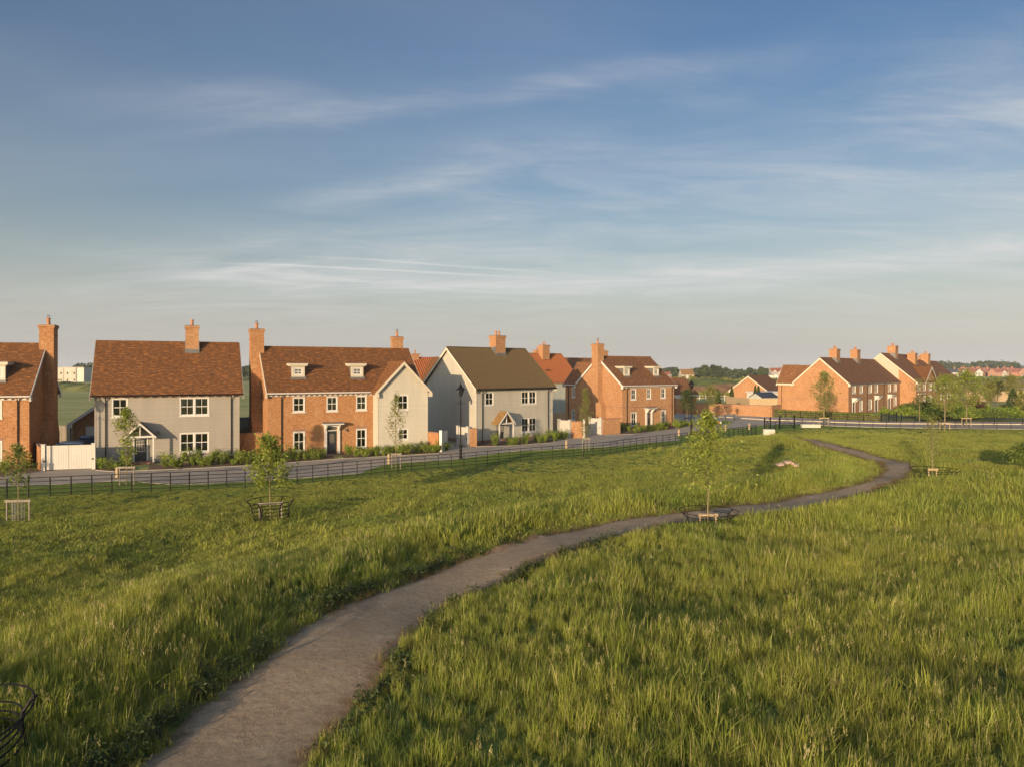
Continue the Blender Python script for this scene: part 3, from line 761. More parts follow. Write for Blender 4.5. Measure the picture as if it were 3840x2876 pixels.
def breast(root, w0, w1, dx, zb, zs, ztop, z1, mat='brick', cowl=True):
    """external chimney breast on the left gable: wide base, sloping shoulders, stack"""
    c = (w0+w1)/2; sw = .58; mb = MB()
    mb.box(-dx, .0, w0, w1, 0, zb)
    mb.extrude([(-dx, w0, zb), (-dx, w1, zb), (-dx, c+sw, zs), (-dx, c-sw, zs)], (dx, 0, 0))
    mb.box(-dx, .0, c-sw, c+sw, zs, z1-.002)
    for za, zb_, e in ((z1-.30, z1-.22, .025), (z1-.22, z1-.15, .05), (z1-.15, z1, .08), (z1-.85, z1-.78, .03), (z1-.95, z1-.88, .015)):
        mb.box(-dx-e, .22+e, c-sw-e, c+sw+e, za, zb_)
    mb.box(.0, .22, c-sw, c+sw, ztop, z1-.002)
    ch = mb.build('chimney', M[mat], root)
    k = MB(); k.box(-dx-.03, .25, c-sw-.03, c+sw+.03, z1+.001, z1+.05); k.build('flaunching', M['lead'], ch)
    pots(ch, (-dx+.22)/2, c, z1+.05, 1, .14, .5, 'y', cowl)
    return ch
def rh(root): return [c for c in root.children]
def dfit(f, g, k, a, b, y0, y1):
    best = None
    for i in range(200):
        yf = i*.02; r = f.rect(k, a, b, y0, y1, yf); e = abs(r[2]-(g['ze']+g['sl']*(yf+g['ov'])))
        if best is None or e < best[0]: best = (e, yf, r)
    return best[1], best[2]
# ---------------------------------------------------------------- house one: brick, left edge
f1 = Fr(-47.2, 48.8, 19); W = 12.0
h = thing('brick_house', 'red brick house with a tall gable chimney, cut off by the left edge', 'house', (*f1.o, 0), f1.th)
w1 = [f1.rect(1,-75,18,808,963), f1.rect(1,-75,20,1155,1350)]
g = gabled(h, 0, W, 0, 7.6, 5.3, 9.29, .35, (.1,.12), wall='brick', roof='tile', holes={'front': w1}, bargemat='white')
for r in w1: window(h, r); arch(h, r)
gutter(h, -.1, W+.15, -.38, 5.28, 'white'); cornice(h, 0, W+.02, 0, 5.32, 26)
xd = f1.u(px(1,155)); downpipe(h, xd, 0, 5.2)
ch = MB(); c = 3.9; sw = .58
ch.box(W, W+.75, c-1.1, c+1.1, 0, 2.2); ch.extrude([(W, c-1.1, 2.2), (W, c+1.1, 2.2), (W, c+sw, 3.3), (W, c-sw, 3.3)], (.75, 0, 0)); ch.box(W-.25, W+.75, c-sw, c+sw, 3.3, 10.75)
for za, zb_, e in ((10.45, 10.53, .025), (10.53, 10.6, .05), (10.6, 10.752, .08), (9.9, 9.97, .03)): ch.box(W-.25-e, W+.75+e, c-sw-e, c+sw+e, za, zb_)
ch = ch.build('chimney', M['brick'], h)
k = MB(); k.box(W-.28, W+.78, c-sw-.03, c+sw+.03, 10.753, 10.8); k.build('flaunching', M['lead'], ch); pots(ch, W+.25, c, 10.8, 1, .15, .55, 'y', True)
yf, dz = dfit(f1, g, 1, -40, 46, 498, 632); dormer(h, dz, 0, yf, (5.3, g['sl'], .35))
# ---------------------------------------------------------------- house two: stone-coloured boards
f2 = Fr(-31.9, 54.3, 25.2); W = 10.3
h = thing('boarded_house', 'stone grey boarded house with plain tiled roof and one ridge chimney beside white gates', 'house', (*f2.o, 0), f2.th)
wins = [(f2.rect(1,965,1105,787,950), False, False), (f2.rect(1,1550,1805,780,940), True, True), (f2.rect(1,1550,1805,1082,1255), True, False)]
dr = f2.rect(1,1160,1266,1140,1356)
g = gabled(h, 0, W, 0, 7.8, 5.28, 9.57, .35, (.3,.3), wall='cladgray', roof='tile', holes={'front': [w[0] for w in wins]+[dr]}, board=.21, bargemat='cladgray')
for r, dbl, cur in wins: window(h, r, double=dbl, curtain=cur)
gutter(h, -.3, W+.3, -.4, 5.24); rafters(h, -.2, W+.2, -.03, 5.24, 17)
downpipe(h, f2.u(px(1,912)), -.03, 5.2); downpipe(h, f2.u(px(1,1995)), -.03, 5.2)
doorleaf(h, dr, .02, 'nine')
df = MB(); df.box(dr[0]-.1, dr[0], -.05, .06, dr[2], dr[3]+.1); df.box(dr[1], dr[1]+.1, -.05, .06, dr[2], dr[3]+.1); df.box(dr[0], dr[1], -.05, .06, dr[3], dr[3]+.1); df.build('door_frame', M['white'], h)
xc = (dr[0]+dr[1])/2; gable_porch(h, xc, .98, 2.25, 3.22, 1.05, (-1, 1), 'tile')
lb = MB(); x = f2.u(px(1,1365)); lb.box(x-.09, x+.09, -.2, -.03, 2.25, 2.42); lb.build('porch_light', M['lead'], h)
cxx = f2.u(px(1,1658), 3.3); stack(h, cxx, 3.55, 1.02, .8, 8.9, f2.z(cxx, 3.5, py(1,170)), 1, roofslope=(9.57, g['sl'], 3.9), pr=.13)
# ---------------------------------------------------------------- house three: brick with boarded wing
f3 = Fr(-20.2, 58.7, 28); WB = 8.95; pj = 1.36; WW = 4.57
h = thing('brick_house', 'wide red brick house with two dormers and a pale boarded gable wing', 'house', (*f3.o, 0), f3.th)
wu = [f3.rect(2,555,672,862,1008), f3.rect(2,878,985,855,1000), f3.rect(2,1160,1262,848,990)]
wl = [f3.rect(2,558,672,1190,1385), f3.rect(2,1160,1262,1163,1345)]
dr = f3.rect(2,885,975,1185,1402); tr_ = (dr[0], dr[1], dr[3]+.07, dr[3]+.32); do = (dr[0], dr[1], dr[2], dr[3]+.32)
g = gabled(h, 0, WB+WW, 0, 7.8, 5.3, 9.25, .35, (.12,.12), wall='brick', roof='tile', holes={'front': wu+wl+[do]}, bargemat='cream')
for i, r in enumerate(wu): window(h, r, curtain=i > 0)
for r in wl: window(h, r); arch(h, r)
doorleaf(h, dr, .02, 'panel'); tg = MB(); tg.box(tr_[0], tr_[1], .03, .05, tr_[2], tr_[3]); tg.build('fanlight', M['room'], h)
surround(h, (dr[0]-.26, dr[1]+.26, dr[2]-.05, dr[3]+.62), dr, 0, 0, 0)
gutter(h, -.1, WB-.35, -.38, 5.28, 'white'); cornice(h, 0, WB-.02, 0, 5.32, 20)
downpipe(h, f3.u(px(2,447)), 0, 5.15)
for (a, b, c_, d_) in ((545,670,562,672), (1113,1230,562,672)):
    yf, r = dfit(f3, g, 2, a, b, c_, d_); dormer(h, r, 0, yf, (5.3, g['sl'], .35))
ww = [f3.rect(2,1553,1662,838,990,-pj), f3.rect(2,1560,1662,1160,1272,-pj)]
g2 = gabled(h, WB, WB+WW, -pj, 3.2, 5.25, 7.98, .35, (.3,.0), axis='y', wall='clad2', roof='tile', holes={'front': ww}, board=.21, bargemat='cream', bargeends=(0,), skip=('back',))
for r in ww: window(h, r, plane=-pj)
lt = MB(); x = f3.u(px(2,1062)); lt.box(x-.07, x+.07, -.16, -.001, 1.95, 2.15); lt.build('wall_light', M['lead'], h)
breast(h, 2.75, 5.05, .85, 2.4, 3.5, 8.3, 10.76)
cxx = f3.u(px(2,1557), 4.3); stack(h, cxx, 4.5, 1.0, .7, 8.5, f3.z(cxx, 4.3, py(2,292)), 1, roofslope=None, cowl=True, pr=.13)
# ---------------------------------------------------------------- house four: boarded, pantiled, in the middle
f4 = Fr(-3.5, 69.9, 41); W = 10.4
h = thing('boarded_house', 'pale boarded house with a ribbed dark pantile roof behind the black lamp post', 'house', (*f4.o, 0), f4.th)
wins = [(f4.rect(3,742,832,882,1025), False), (f4.rect(3,1117,1275,872,1012), True), (f4.rect(3,1117,1275,1145,1297), True)]
dr = f4.rect(3,862,912,1205,1392); dr = (dr[0], dr[0]+.95, dr[2], dr[3])
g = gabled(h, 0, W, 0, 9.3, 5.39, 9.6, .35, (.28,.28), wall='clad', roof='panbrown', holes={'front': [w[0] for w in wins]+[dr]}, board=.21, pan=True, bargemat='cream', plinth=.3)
for r, dbl in wins: window(h, r, double=dbl)
gutter(h, -.3, W+.3, -.42, 5.3); rafters(h, -.1, W+.1, -.03, 5.33, 16)
downpipe(h, f4.u(px(3,710)), -.03, 5.2); downpipe(h, f4.u(px(3,1390)), -.03, 5.2)
doorleaf(h, dr, .02, 'nine')
xc = f4.u(px(3,965), -1.05); gable_porch(h, xc, .98, f4.z(xc, -1.05, py(3,1192)), f4.z(xc, -1.05, py(3,1082)), 1.05, (-1, 1), 'thatch')
cxx = f4.u(px(3,893), 4.0); stack(h, cxx, 4.35, 1.35, 1.1, 8.6, f4.z(cxx, 4.0, py(3,305)), 2, roofslope=(9.6, g['sl'], 4.65), pr=.13)
# ---------------------------------------------------------------- house five: brick with dormers, sunlit gable
f5 = Fr(13.5, 86.9, 35); W = 9.2
h = thing('brick_house', 'brick house with a big sunlit gable and external chimney, two dormers on its brown roof', 'house', (*f5.o, 0), f5.th)
wu = [f5.rect(4,880,945,855,992), f5.rect(4,1077,1130,850,980), f5.rect(4,1252,1310,843,972)]
wl = [f5.rect(4,880,950,1143,1312), f5.rect(4,1252,1312,1118,1285)]
dr = f5.rect(4,1080,1122,1150,1310)
g = gabled(h, 0, W, 0, 8.6, 5.3, 8.97, .35, (.15,.15), wall='brick2', roof='tile2', holes={'front': wu+wl+[dr]}, bargemat='white')
for r in wu: window(h, r)
for r in wl: window(h, r); arch(h, r)
doorleaf(h, dr, .02, 'panel'); surround(h, (dr[0]-.28, dr[1]+.28, dr[2]-.03, dr[3]+.55), dr, 0, 0, 0)
gutter(h, -.15, W+.3, -.38, 5.28, 'white'); cornice(h, 0, W, 0, 5.32, 20)
bc = MB(); bc.box(-.02, W+.02, -.02, -.001, 2.62, 2.72); bc.build('string_course', M['brickdark'], h)
bc = MB(); bc.box(-.02, -.001, 0, 11, 2.62, 2.72); bc.build('string_course', M['brickdark'], h)
downpipe(h, f5.u(px(4,830)), 0, 5.15); downpipe(h, f5.u(px(4,1388)), 0, 5.15)
for (a, b) in ((797,868), (1165,1230)):
    yf, r = dfit(f5, g, 4, a, b, 592, 695); dormer(h, r, 0, yf, (5.3, g['sl'], .35))
sw_ = [f5.srect(4,150,187,835,960), f5.srect(4,147,187,1112,1242)]
g2 = gabled(h, 0, 4.4, 8.6, 10.95, 5.3, 8.26, .35, (.0,.15), axis='y', wall='brick2', roof='tile2', holes={'left': sw_}, bargemat='white', bargeends=(1,), skip=('front',), back=3.0)
for r in sw_: window(h, r, axis='side', plane=0)
gt = MB(); gt.tube((-.38, 8.6, 5.26), (-.38, 11.1, 5.26), .06, n=8); gt.build('gutter', M['white'], h); downpipe(h, 0, f5.w(px(4,110)), 5.2, 'side')
breast(h, 2.9, 5.4, .8, 2.6, 3.8, 8.0, f5.z(-.8, 4.3, py(4,300)), 'brick2')
# ---------------------------------------------------------------- houses behind the row
def plain_house(f, W, dp, ze, zr, label, wall, roof, name='house', board=None, pan=False, stacks=(), group=None, win=(), bm='white'):
    h = thing(name, label, 'house', (*f.o, 0), f.th, group)
    g = gabled(h, 0, W, 0, dp, ze, zr, .3, (.2,.2), wall=wall, roof=roof, board=board, pan=pan, bargemat=bm, holes={'front': list(win)})
    for r in win: window(h, r)
    for (u, w, sx, sy, z1, npt) in stacks: stack(h, u, w, sx, sy, zr-1.0, z1, npt)
    return h, g
f6 = Fr(2.6, 107.6, 41)
cu = f6.u(px(3,1357), 3.6)
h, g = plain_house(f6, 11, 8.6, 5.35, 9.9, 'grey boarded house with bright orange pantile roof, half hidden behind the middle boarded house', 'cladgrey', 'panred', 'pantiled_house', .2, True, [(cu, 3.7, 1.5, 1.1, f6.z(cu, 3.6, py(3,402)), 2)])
rafters(h, 0, 11, -.03, 5.3, 18)
ds = MB(); u = f6.u(px(3,1365), 1.6); ds.lathe((u, 1.2, 7.2), [(.02,0),(.25,.05),(.38,.14)], 12); ds.tube((u, 1.4, 7.0), (u, 1.2, 7.25), .02); ds.build('satellite_dish', M['lead'], h)
f7 = Fr(-19, 92, 28)
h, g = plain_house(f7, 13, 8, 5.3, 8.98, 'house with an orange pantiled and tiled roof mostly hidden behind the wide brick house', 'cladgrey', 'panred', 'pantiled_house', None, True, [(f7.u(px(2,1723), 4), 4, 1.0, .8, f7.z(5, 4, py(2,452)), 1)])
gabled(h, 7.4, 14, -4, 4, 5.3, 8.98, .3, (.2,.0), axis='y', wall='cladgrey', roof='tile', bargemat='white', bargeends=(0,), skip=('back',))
f8 = Fr(3.2, 117.5, 35)
plain_house(f8, 19, 8, 5.3, 9.38, 'house with a long olive brown roof behind the brick gable house, mostly hidden', 'brick2', 'tile2', 'brick_house', None, False, [(f8.u(px(4,547), 4.4), 4.4, 1.2, .9, f8.z(13, 4, py(4,378)), 1), (f8.u(px(3,1288), 4.4), 4.4, 1.2, .9, f8.z(3, 4, py(3,452)), 2)])
# garage beside house two
fg = Fr(*gp(px(1,623), HY+7.2*F/64.5, 0), 22)
gg = thing('garage', 'low brick garage with a white up and over door behind the parked cars', 'garage', (*fg.o, 0), fg.th)
gabled(gg, 0, 5.2, 0, 6, 2.35, 4.55, .35, (.35,.2), axis='y', wall='brick', roof='tile', holes={'front': [(1.05, 4.2, 0, 2.1)]}, bargemat='white')
d = MB(); d.box(1.05, 4.2, .06, .1, 0, 2.1)
for i in range(7): d.box(1.07, 4.18, .05, .059, .05+i*.29, .3+i*.29)
d.build('garage_door', M['white'], gg)
dp_ = MB(); dp_.path([(-.3,-.38,2.25),(-.1,-.1,1.9),(-.06,-.07,0)], [.045]*3, 6); dp_.build('downpipe', M['black'], gg)
# carport right of house five
fc = Fr(*gp(2500, HY+7.2*F/128, 0), 28)
h = thing('carport', 'dark tiled carport with open bays behind the long brick wall', 'carport', (*fc.o, 0), fc.th)
u1 = fc.u(px(4,1705)); ze = 2.7
hr = MB(); 
roof_slabs(h, 0, u1, 0, 7, ze, 5.75, .3, .3, .3, 'x', M['tile2'])
for x in (0.2, u1*.33, u1*.66, u1-.25):
    p = MB(); p.box(x-.22, x+.22, .1, .54, 0, 2.7); p.build('brick_pier', M['brick'], h)
p = MB(); p.box(0, u1, 6.6, 6.9, 0, 2.6); p.box(u1-.3, u1, .6, 6.6, 0, 2.6); p.build('wall', M['brickdark'], h)
p = MB(); p.box(-.3, u1+.35, -.34, -.2, 2.5, 2.72); p.build('fascia', M['white'], h)
# ---------------------------------------------------------------- terraces on the right
ft = Fr(53.1, 112, 49)
h = thing('terrace', 'row of three brick cottages with a large sunlit gable behind the clipped hedge', 'terrace', (*ft.o, 0), ft.th)
L1 = 32.8
wu = [ft.rect(5,a,b,c,d) for a,b,c,d in ((1860,1899,658,768),(1952,1990,657,765),(2067,2105,650,762),(2146,2184,648,758))]+[ft.rect(6,a,b,c,d) for a,b,c,d in ((332,369,695,808),(412,447,692,803))]
wl = [ft.rect(5,1950,1987,893,1030), ft.rect(5,2067,2105,885,1005), ft.rect(6,408,446,925,1050)]
ds = [ft.rect(5,1860,1889,895,1040), ft.rect(6,150,187,945,1130), ft.rect(6,330,362,930,1105)]
ds = [(a, b, 0.05, 2.1) for a, b, c, d in ds]
wl = [(a, b, .5, 2.3) for a, b, c, d in wl]
g = gabled(h, 0, L1, 0, 8.6, 5.0, 9.25, .35, (.15,.0), wall='brick2', roof='tile2', holes={'front': wu+wl+ds}, bargemat='cream', bargeends=(0,))
for r in wu+wl: window(h, r)
for r in ds:
    doorleaf(h, r, .02, None)
    s = MB(); s.box(r[0]-.14, r[0], -.06, -.001, .05, 2.2); s.box(r[1], r[1]+.14, -.06, -.001, .05, 2.2); s.box(r[0], r[1], -.06, -.001, 2.1, 2.4)
    s = s.build('doorcase', M['white'], h)
    hd = MB(); hd.box(r[0]-.35, r[1]+.35, -.8, -.001, 2.62, 2.8); hd.build('door_hood', M['white'], s)
    ld = MB(); ld.box(r[0]-.38, r[1]+.38, -.83, -.001, 2.801, 2.9); ld.build('hood_roof', M['lead'], s)
    for x in (r[0]-.2, r[1]+.1):
        b = MB(); b.extrude([(x, -.001, 1.95), (x, -.25, 2.15), (x, -.65, 2.5), (x, -.65, 2.619), (x, -.001, 2.619)], (.1,0,0)); b.build('bracket', M['white'], s)
cornice(h, 0, L1, 0, 5.0, 60, d=.26); gutter(h, -.15, L1, -.38, 4.97, 'lead')
for X in (px(5,2047), px(6,272), px(6,482)): downpipe(h, ft.u(X), 0, 4.85)
gabled(h, 0, 5.2, 8.6, 11.1, 5.0, 8.05, .35, (.0,.15), axis='y', wall='brick2', roof='tile2', bargemat='cream', bargeends=(1,), skip=('front',), back=3.0)
fb = MB(); fb.box(-.37, -.3, 8.3, 11.25, 4.75, 5.0); fb.build('fascia', M['cream'], h)
downpipe(h, 0, ft.w(px(5,957)), 4.8, 'side')
bc = MB(); bc.box(-.02, -.001, 0, 11, 2.6, 2.68); bc.box(.001, L1, -.02, -.001, 2.6, 2.68); bc.build('string_course', M['brickdark'], h)
for X, Y in ((1650,205), (1912,215)):
    u = ft.u(px(5,X), 3.9); stack(h, u, 4.1, 1.9, 1.2, 8.3, ft.z(u, 3.9, py(5,Y)), 2, roofslope=(9.25, g['sl'], 4.3), pr=.16)
P2 = ft.pt(L1, -2.87); f2t = Fr(*P2, 49)
h = thing('terrace', 'taller brick terrace with a cream rendered gable and a cross gable, beyond the hedge cottages', 'terrace', (*P2, 0), f2t.th)
wu = [f2t.rect(6,a,b,688,790) for a, b in ((740,775),(818,850),(897,930),(965,997))]
wl = [f2t.rect(6,a,b,915,1050) for a, b in ((818,850),(897,930))]; wl = [(a,b,.5,2.3) for a,b,c,d in wl]
wl = [w for w in wl]; dd = [f2t.rect(6,750,785,930,1090)]; dd = [(a,b,.05,2.1) for a,b,c,d in dd]
g = gabled(h, 0, 21.6, 0, 12.2, 4.9, 10.55, .35, (.15,.1), wall='brick2', roof='tile2', holes={'front': wu+wl+dd}, bargemat='cream', bargeends=(0,))
rn = MB(); cz = 6.1
def _l(z): k = (z-4.9)/(10.3-4.9); return (2.9+0*k, 12.2-6.1*k)
rn.extrude([(-.03, 2.95, 4.6), (-.03, 12.1, 4.6), (-.03, 12.1, 4.95), (-.03, 6.1, 10.25), (-.03, 2.95, 7.4)], (.02,0,0)); rn.build('render', M['render'], h)
for r in wu+wl: window(h, r)
for r in dd: doorleaf(h, r, .02, None)
for r in dd:
    hd = MB(); hd.box(r[0]-.4, r[1]+.4, -.8, -.001, 2.6, 2.78); hd.build('door_hood', M['white'], h)
cornice(h, 0, 21.6, 0, 4.9, 40, d=.26)
e0, e1 = 6.6, 17.9; mid = (e0+e1)/2; zz = 7.95
mb = MB(); mb.extrude([(e0, -.05, 4.86), (e1, -.05, 4.86), (mid, -.05, zz-.05)], (0, 3.0, 0)); mb.build('cross_gable', M['brick2'], h)
mb = MB()
for s in (-1, 1):
    ex = mid+s*(mid-e0+.35); mb.extrude([(ex, -.4, 4.75), (mid, -.4, zz+.1), (mid, -.4, zz), (ex, -.4, 4.65)], (0, 5.4, 0))
r_ = mb.build('roof', M['tile'], h)
mb = MB()
for s in (-1, 1):
    ex = mid+s*(mid-e0+.35); mb.extrude([(ex, -.402, 4.73), (mid, -.402, zz+.08), (mid, -.402, zz-.5), (ex, -.402, 4.40)], (0, -.05, 0))
mb.build('bargeboard', M['cream'], h)
u = f2t.u(px(6,412), 5.5); stack(h, u, 5.7, 2.2, 1.5, 9.4, f2t.z(u, 5.5, py(6,178)), 2, roofslope=(10.55, g['sl'], 6.1), pr=.18)
P3 = f2t.pt(21.7, 0); f3t = Fr(*P3, 49)
h = thing('terrace', 'farthest brick terrace with a lower ridge and a cluster of chimneys, partly behind street trees', 'terrace', (*P3, 0), f3t.th)
wq = [(1.5+i*3.6, 2.6+i*3.6, 3.2, 4.6) for i in range(6)]+[(1.5+i*3.6, 2.6+i*3.6, .7, 2.2) for i in range(6)]
g = gabled(h, 0, 23.5, 0, 9.2, 4.9, 9.35, .35, (.0,.15), wall='brick2', roof='tile2', holes={'front': wq}, bargemat='cream', bargeends=(1,))
for r in wq: window(h, r)
cornice(h, 0, 23.5, 0, 4.9, 40, d=.26)
for X, Y, w_ in ((667,278,4.3), (850,288,4.3), (768,338,7.5)):
    u = f3t.u(px(6,X), w_); stack(h, u, w_, 2.2, 1.5, 8.0, f3t.z(u, w_, py(6,Y)), 2, pr=.18)
# ---------------------------------------------------------------- walls, gates, fences
def wall_run(name, pts, hgt, th, mat, label, cat, cop='brickdark', group=None, z0=-.05):
    c = pts[0]; t = thing(name, label, cat, (c[0], c[1], 0), 0, group); mb = MB(); k = MB()
    for a, b in zip(pts[:-1], pts[1:]):
        a = Vector(a)-Vector(c); b = Vector(b)-Vector(c); d = (b-a); l = d.length; d /= l
        mb.obox(((a+b)/2)[:], d[:], th/2, l/2+.001, z0, hgt-.08); k.obox(((a+b)/2)[:], d[:], th/2+.04, l/2+.03, hgt-.079, hgt)
    mb.build('brickwork' if 'brick' in name else 'panel', M[mat], t); k.build('coping', M[cop], t)
    return t
def gate(label, a, b, hgt, group=None, doubleleaf=True, z=.02):
    a = Vector(a); b = Vector(b); d = b-a; L = d.length; rz = math.atan2(d.y, d.x)
    t = thing('driveway_gate', label, 'gate', (a.x, a.y, z), rz, group)
    for x in (0, L):
        p = MB(); p.box(x-.12, x+.12, -.12, .12, 0, hgt+.06); p.box(x-.15, x+.15, -.15, .15, hgt+.061, hgt+.12); p.build('gate_post', M['gatewhite'], t)
    nl = 2 if doubleleaf else 1
    for i in range(nl):
        x0 = .14+(L-.28)*i/nl+.01; x1 = .14+(L-.28)*(i+1)/nl-.01; mb = MB(); nb = max(3, int((x1-x0)/.16))
        for k in range(nb): mb.box(x0+(x1-x0)*k/nb+.004, x0+(x1-x0)*(k+1)/nb-.004, -.025, .02, .05, hgt-.08)
        mb.box(x0, x1, -.035, .035, hgt-.079, hgt); mb.box(x0, x1, .021, .05, .15, .3)
        lf = mb.build('gate_leaf', M['gatewhite'], t)
    hn = MB(); hn.box(.0, .1, -.16, -.121, hgt*.35, hgt*.35+.1); hn.box(L-.1, L, -.16, -.121, hgt*.4, hgt*.4+.1); hn.build('latch', M['black'], t)
    return t
gL = gp(px(1,376), HY+7.2*F/51.0); gR = gp(px(1,810), HY+7.2*F/51.9)
gate('wide white boarded driveway gates between the left brick house and the stone grey house', gL, gR, 1.78)
wall_run('brick_garden_wall', [f1.pt(12.1, 1.6), (gL[0]-.17, gL[1]+.03)], 1.75, .24, 'brick', 'short brick garden wall joining the left edge house to the white double gates', 'wall')
a = f2.pt(10.35, 1.2); b = f3.pt(-.05, 2.2)
wall_run('brick_garden_wall', [a, b], 1.95, .24, 'brick', 'shaded brick garden wall in the gap left of the wide brick house', 'wall')
def boardfence(label, pts, hgt, mat='fencewood', group=None, wave=0.0):
    c = pts[0]; t = thing('timber_fence', label, 'fence', (c[0], c[1], 0), 0, group)
    for a, b in zip(pts[:-1], pts[1:]):
        a = Vector(a)-Vector(c); b = Vector(b)-Vector(c); d = b-a; L = d.length; d /= L; n_ = max(2, int(L/.16)); mb = MB()
        for k in range(n_):
            m_ = a+d*((k+.5)*L/n_); dz = wave*math.sin(k*.5)+rnd.uniform(-.012, .012)+.12*rnd.random()*0
            mb.obox((m_+Vector((-d.y, d.x))*(.01 if k % 2 else -.01))[:], d[:], .012, L/n_*.5, 0, hgt+dz)
        mb.build('fence_panel', M[mat], t)
        ps = MB()
        for k in range(int(L/1.9)+1):
            m_ = a+d*min(L, k*1.9)+Vector((-d.y, d.x))*.07; ps.obox(m_[:], d[:], .05, .05, 0, hgt+.06)
        ps.build('fence_post', M[mat], t)
    return t
boardfence('shaded timber garden fence behind the left white gates', [gp(px(1,480), HY+7.2*F/70), gp(px(1,560), HY+7.2*F/70), gp(px(1,632), HY+7.2*F/66)], 1.8, 'greytimber')
boardfence('weathered timber fence seen through the gap right of the stone grey house', [f2.pt(10.6, 5.5), (Vector(f2.pt(10.6, 5.5))+Vector((3.2, 2.4)))[:]], 2.0, 'greytimber', wave=.06)
boardfence('bleached timber fence seen high in the gap right of the stone grey house', [f2.pt(10.9, 12), (Vector(f2.pt(10.9, 12))+Vector((4.5, 3.0)))[:]], 2.6, 'greytimber')
# wall and gate pieces at the drives
a = gp(px(2,1842), HY+7.2*F/63.3); b = gp(px(2,1972), HY+7.2*F/63.0)
wall_run('brick_garden_wall', [f3.pt(WB+WW+.05, -pj+.5), (b[0]-.14, b[1])], 1.72, .24, 'brick', 'low brick wall with a white gate post at the right of the boarded gable wing', 'wall')
t = thing('gate_leaf_open', 'single white gate standing open against the brick wall right of the boarded wing', 'gate', (b[0], b[1], 0), R(75)); 
p = MB(); p.box(-.11, .11, -.11, .11, 0, 1.85); p.box(-.14, .14, -.14, .14, 1.851, 1.9); p.build('gate_post', M['white'], t); p = MB(); p.box(.12, 1.6, -.03, .03, .06, 1.75); p.build('gate_leaf', M['white'], t)
def gx(k, x, y): return gp(px(k,x), py(k,y))
a = gx(3,462,1436); b = gx(3,566,1447); gate('single white boarded gate left of the middle boarded house, beside the lamp post', a, b, 1.8, doubleleaf=False)
c = gx(3,654,1444); wall_run('brick_garden_wall', [(b[0]+.14, b[1]+.02), (c[0], c[1]+.05)], 1.75, .24, 'brick2', 'sunlit stub of brick wall between a white gate and the middle boarded house', 'wall')
a = gx(3,1508,1342); b = gx(3,1620,1354); gate('single white boarded gate right of the middle boarded house', a, b, 1.8, doubleleaf=False)
c = gx(3,1752,1352); wall_run('brick_garden_wall', [(b[0]+.14, b[1]+.02), c], 1.78, .24, 'brick2', 'brick wall stub with a white end post behind the pale columnar tree', 'wall')
t = MB(); t.box(-.1,.1,-.1,.1,0,1.9); t.box(-.13,.13,-.13,.13,1.901,1.95); tag(t.build('gate_post', M['white'], None, loc=(c[0]+.15, c[1]+.05, 0)), 'lone white gate post ending a brick wall stub by the pale columnar tree', 'post')
a = gx(4,372,1412); b = gx(4,508,1422); gate('single white boarded gate in front of the sunlit brick gable', a, b, 1.8, doubleleaf=False)
c = gx(4,742,1408); wall_run('brick_garden_wall', [(b[0]+.14, b[1]+.02), c], 1.8, .24, 'brick2', 'sunlit brick garden wall between a white gate and the brick house with the sunlit gable', 'wall')
boardfence('dark timber fence behind the gate right of the middle boarded house', [gp(px(3,1436), HY+7.2*F/86), gp(px(3,1580), HY+7.2*F/88)], 2.0, 'fencewood')
# long boundary wall
lw = [gx(4,1456,1150), gx(4,1700,1170), gx(4,2010,1182), gx(5,820,1073), gx(5,935,1060)]
wall_run('boundary_wall', lw, 1.85, .3, 'brick2', 'long brick boundary wall beyond the lane running up to the clipped hedge', 'wall')
t = thing('gate_pier', 'stout brick pier with pale stone cap at the left end of the boundary wall', 'pier', (*gx(4,1466,1158), 0), R(10))
p = MB(); p.box(-.6,.6,-.6,.6,0,2.5); p.build('brickwork', M['brick2'], t); p = MB(); p.box(-.75,.75,-.75,.75,2.501,2.62); p.box(-.65,.65,-.65,.65,2.621,2.8); p.build('cap', M['paleconc'], t)
boardfence('pale new timber fence rising behind the long brick wall', [gp(px(5,250), HY+7.2*F/131), gp(px(5,550), HY+7.2*F/121), gp(px(5,905), HY+7.2*F/119)], 2.45, 'timber')
boardfence('long pale timber fence behind the street trees at the right', [gp(3625, HY+7.2*F/165), gp(3960, HY+7.2*F/165)], 2.4, 'timber')
# brick garage behind the wall, white garden room, shed
fq = Fr(*gp(px(5,768), HY+7.2*F/153), 49)
q = thing('garage', 'brick garage with a white verge gable standing behind the pale timber fence', 'garage', (*fq.o, 0), fq.th)
gabled(q, 0, 11, 0, 8.2, 2.75, 6.0, .35, (.2,.2), wall='brick2', roof='tile2', bargemat='cream')
fq = Fr(*gp(px(5,690), HY+7.2*F/133), 20)
q = thing('garden_room', 'flat roofed white garden room between the brick garage and the hedge cottages', 'outbuilding', (*fq.o, 0), fq.th)
p = MB(); panel(p, (0,0,0),(1,0,0),(0,-1,0),0,11,0,3.0,holes=[(8.9,10.2,.2,2.0)]); p.box(0,11,.2,4,0,3.0); p.build('wall', M['white'], q); p = MB(); p.box(-.2,11.2,-.25,4.2,3.01,3.2); p.build('roof', M['white'], q); window(q, (8.9,10.2,.2,2.0))
fq = Fr(*gp(px(5,700), HY+7.2*F/125), 30)
q = thing('garden_shed', 'small pale blue garden shed with a grey felt roof behind the timber fence', 'shed', (*fq.o, 0), fq.th); gabled(q, 0, 4.2, 0, 2.6, 2.5, 3.25, .15, (.1,.1), wall='cladgrey', roof='slate', board=.2)
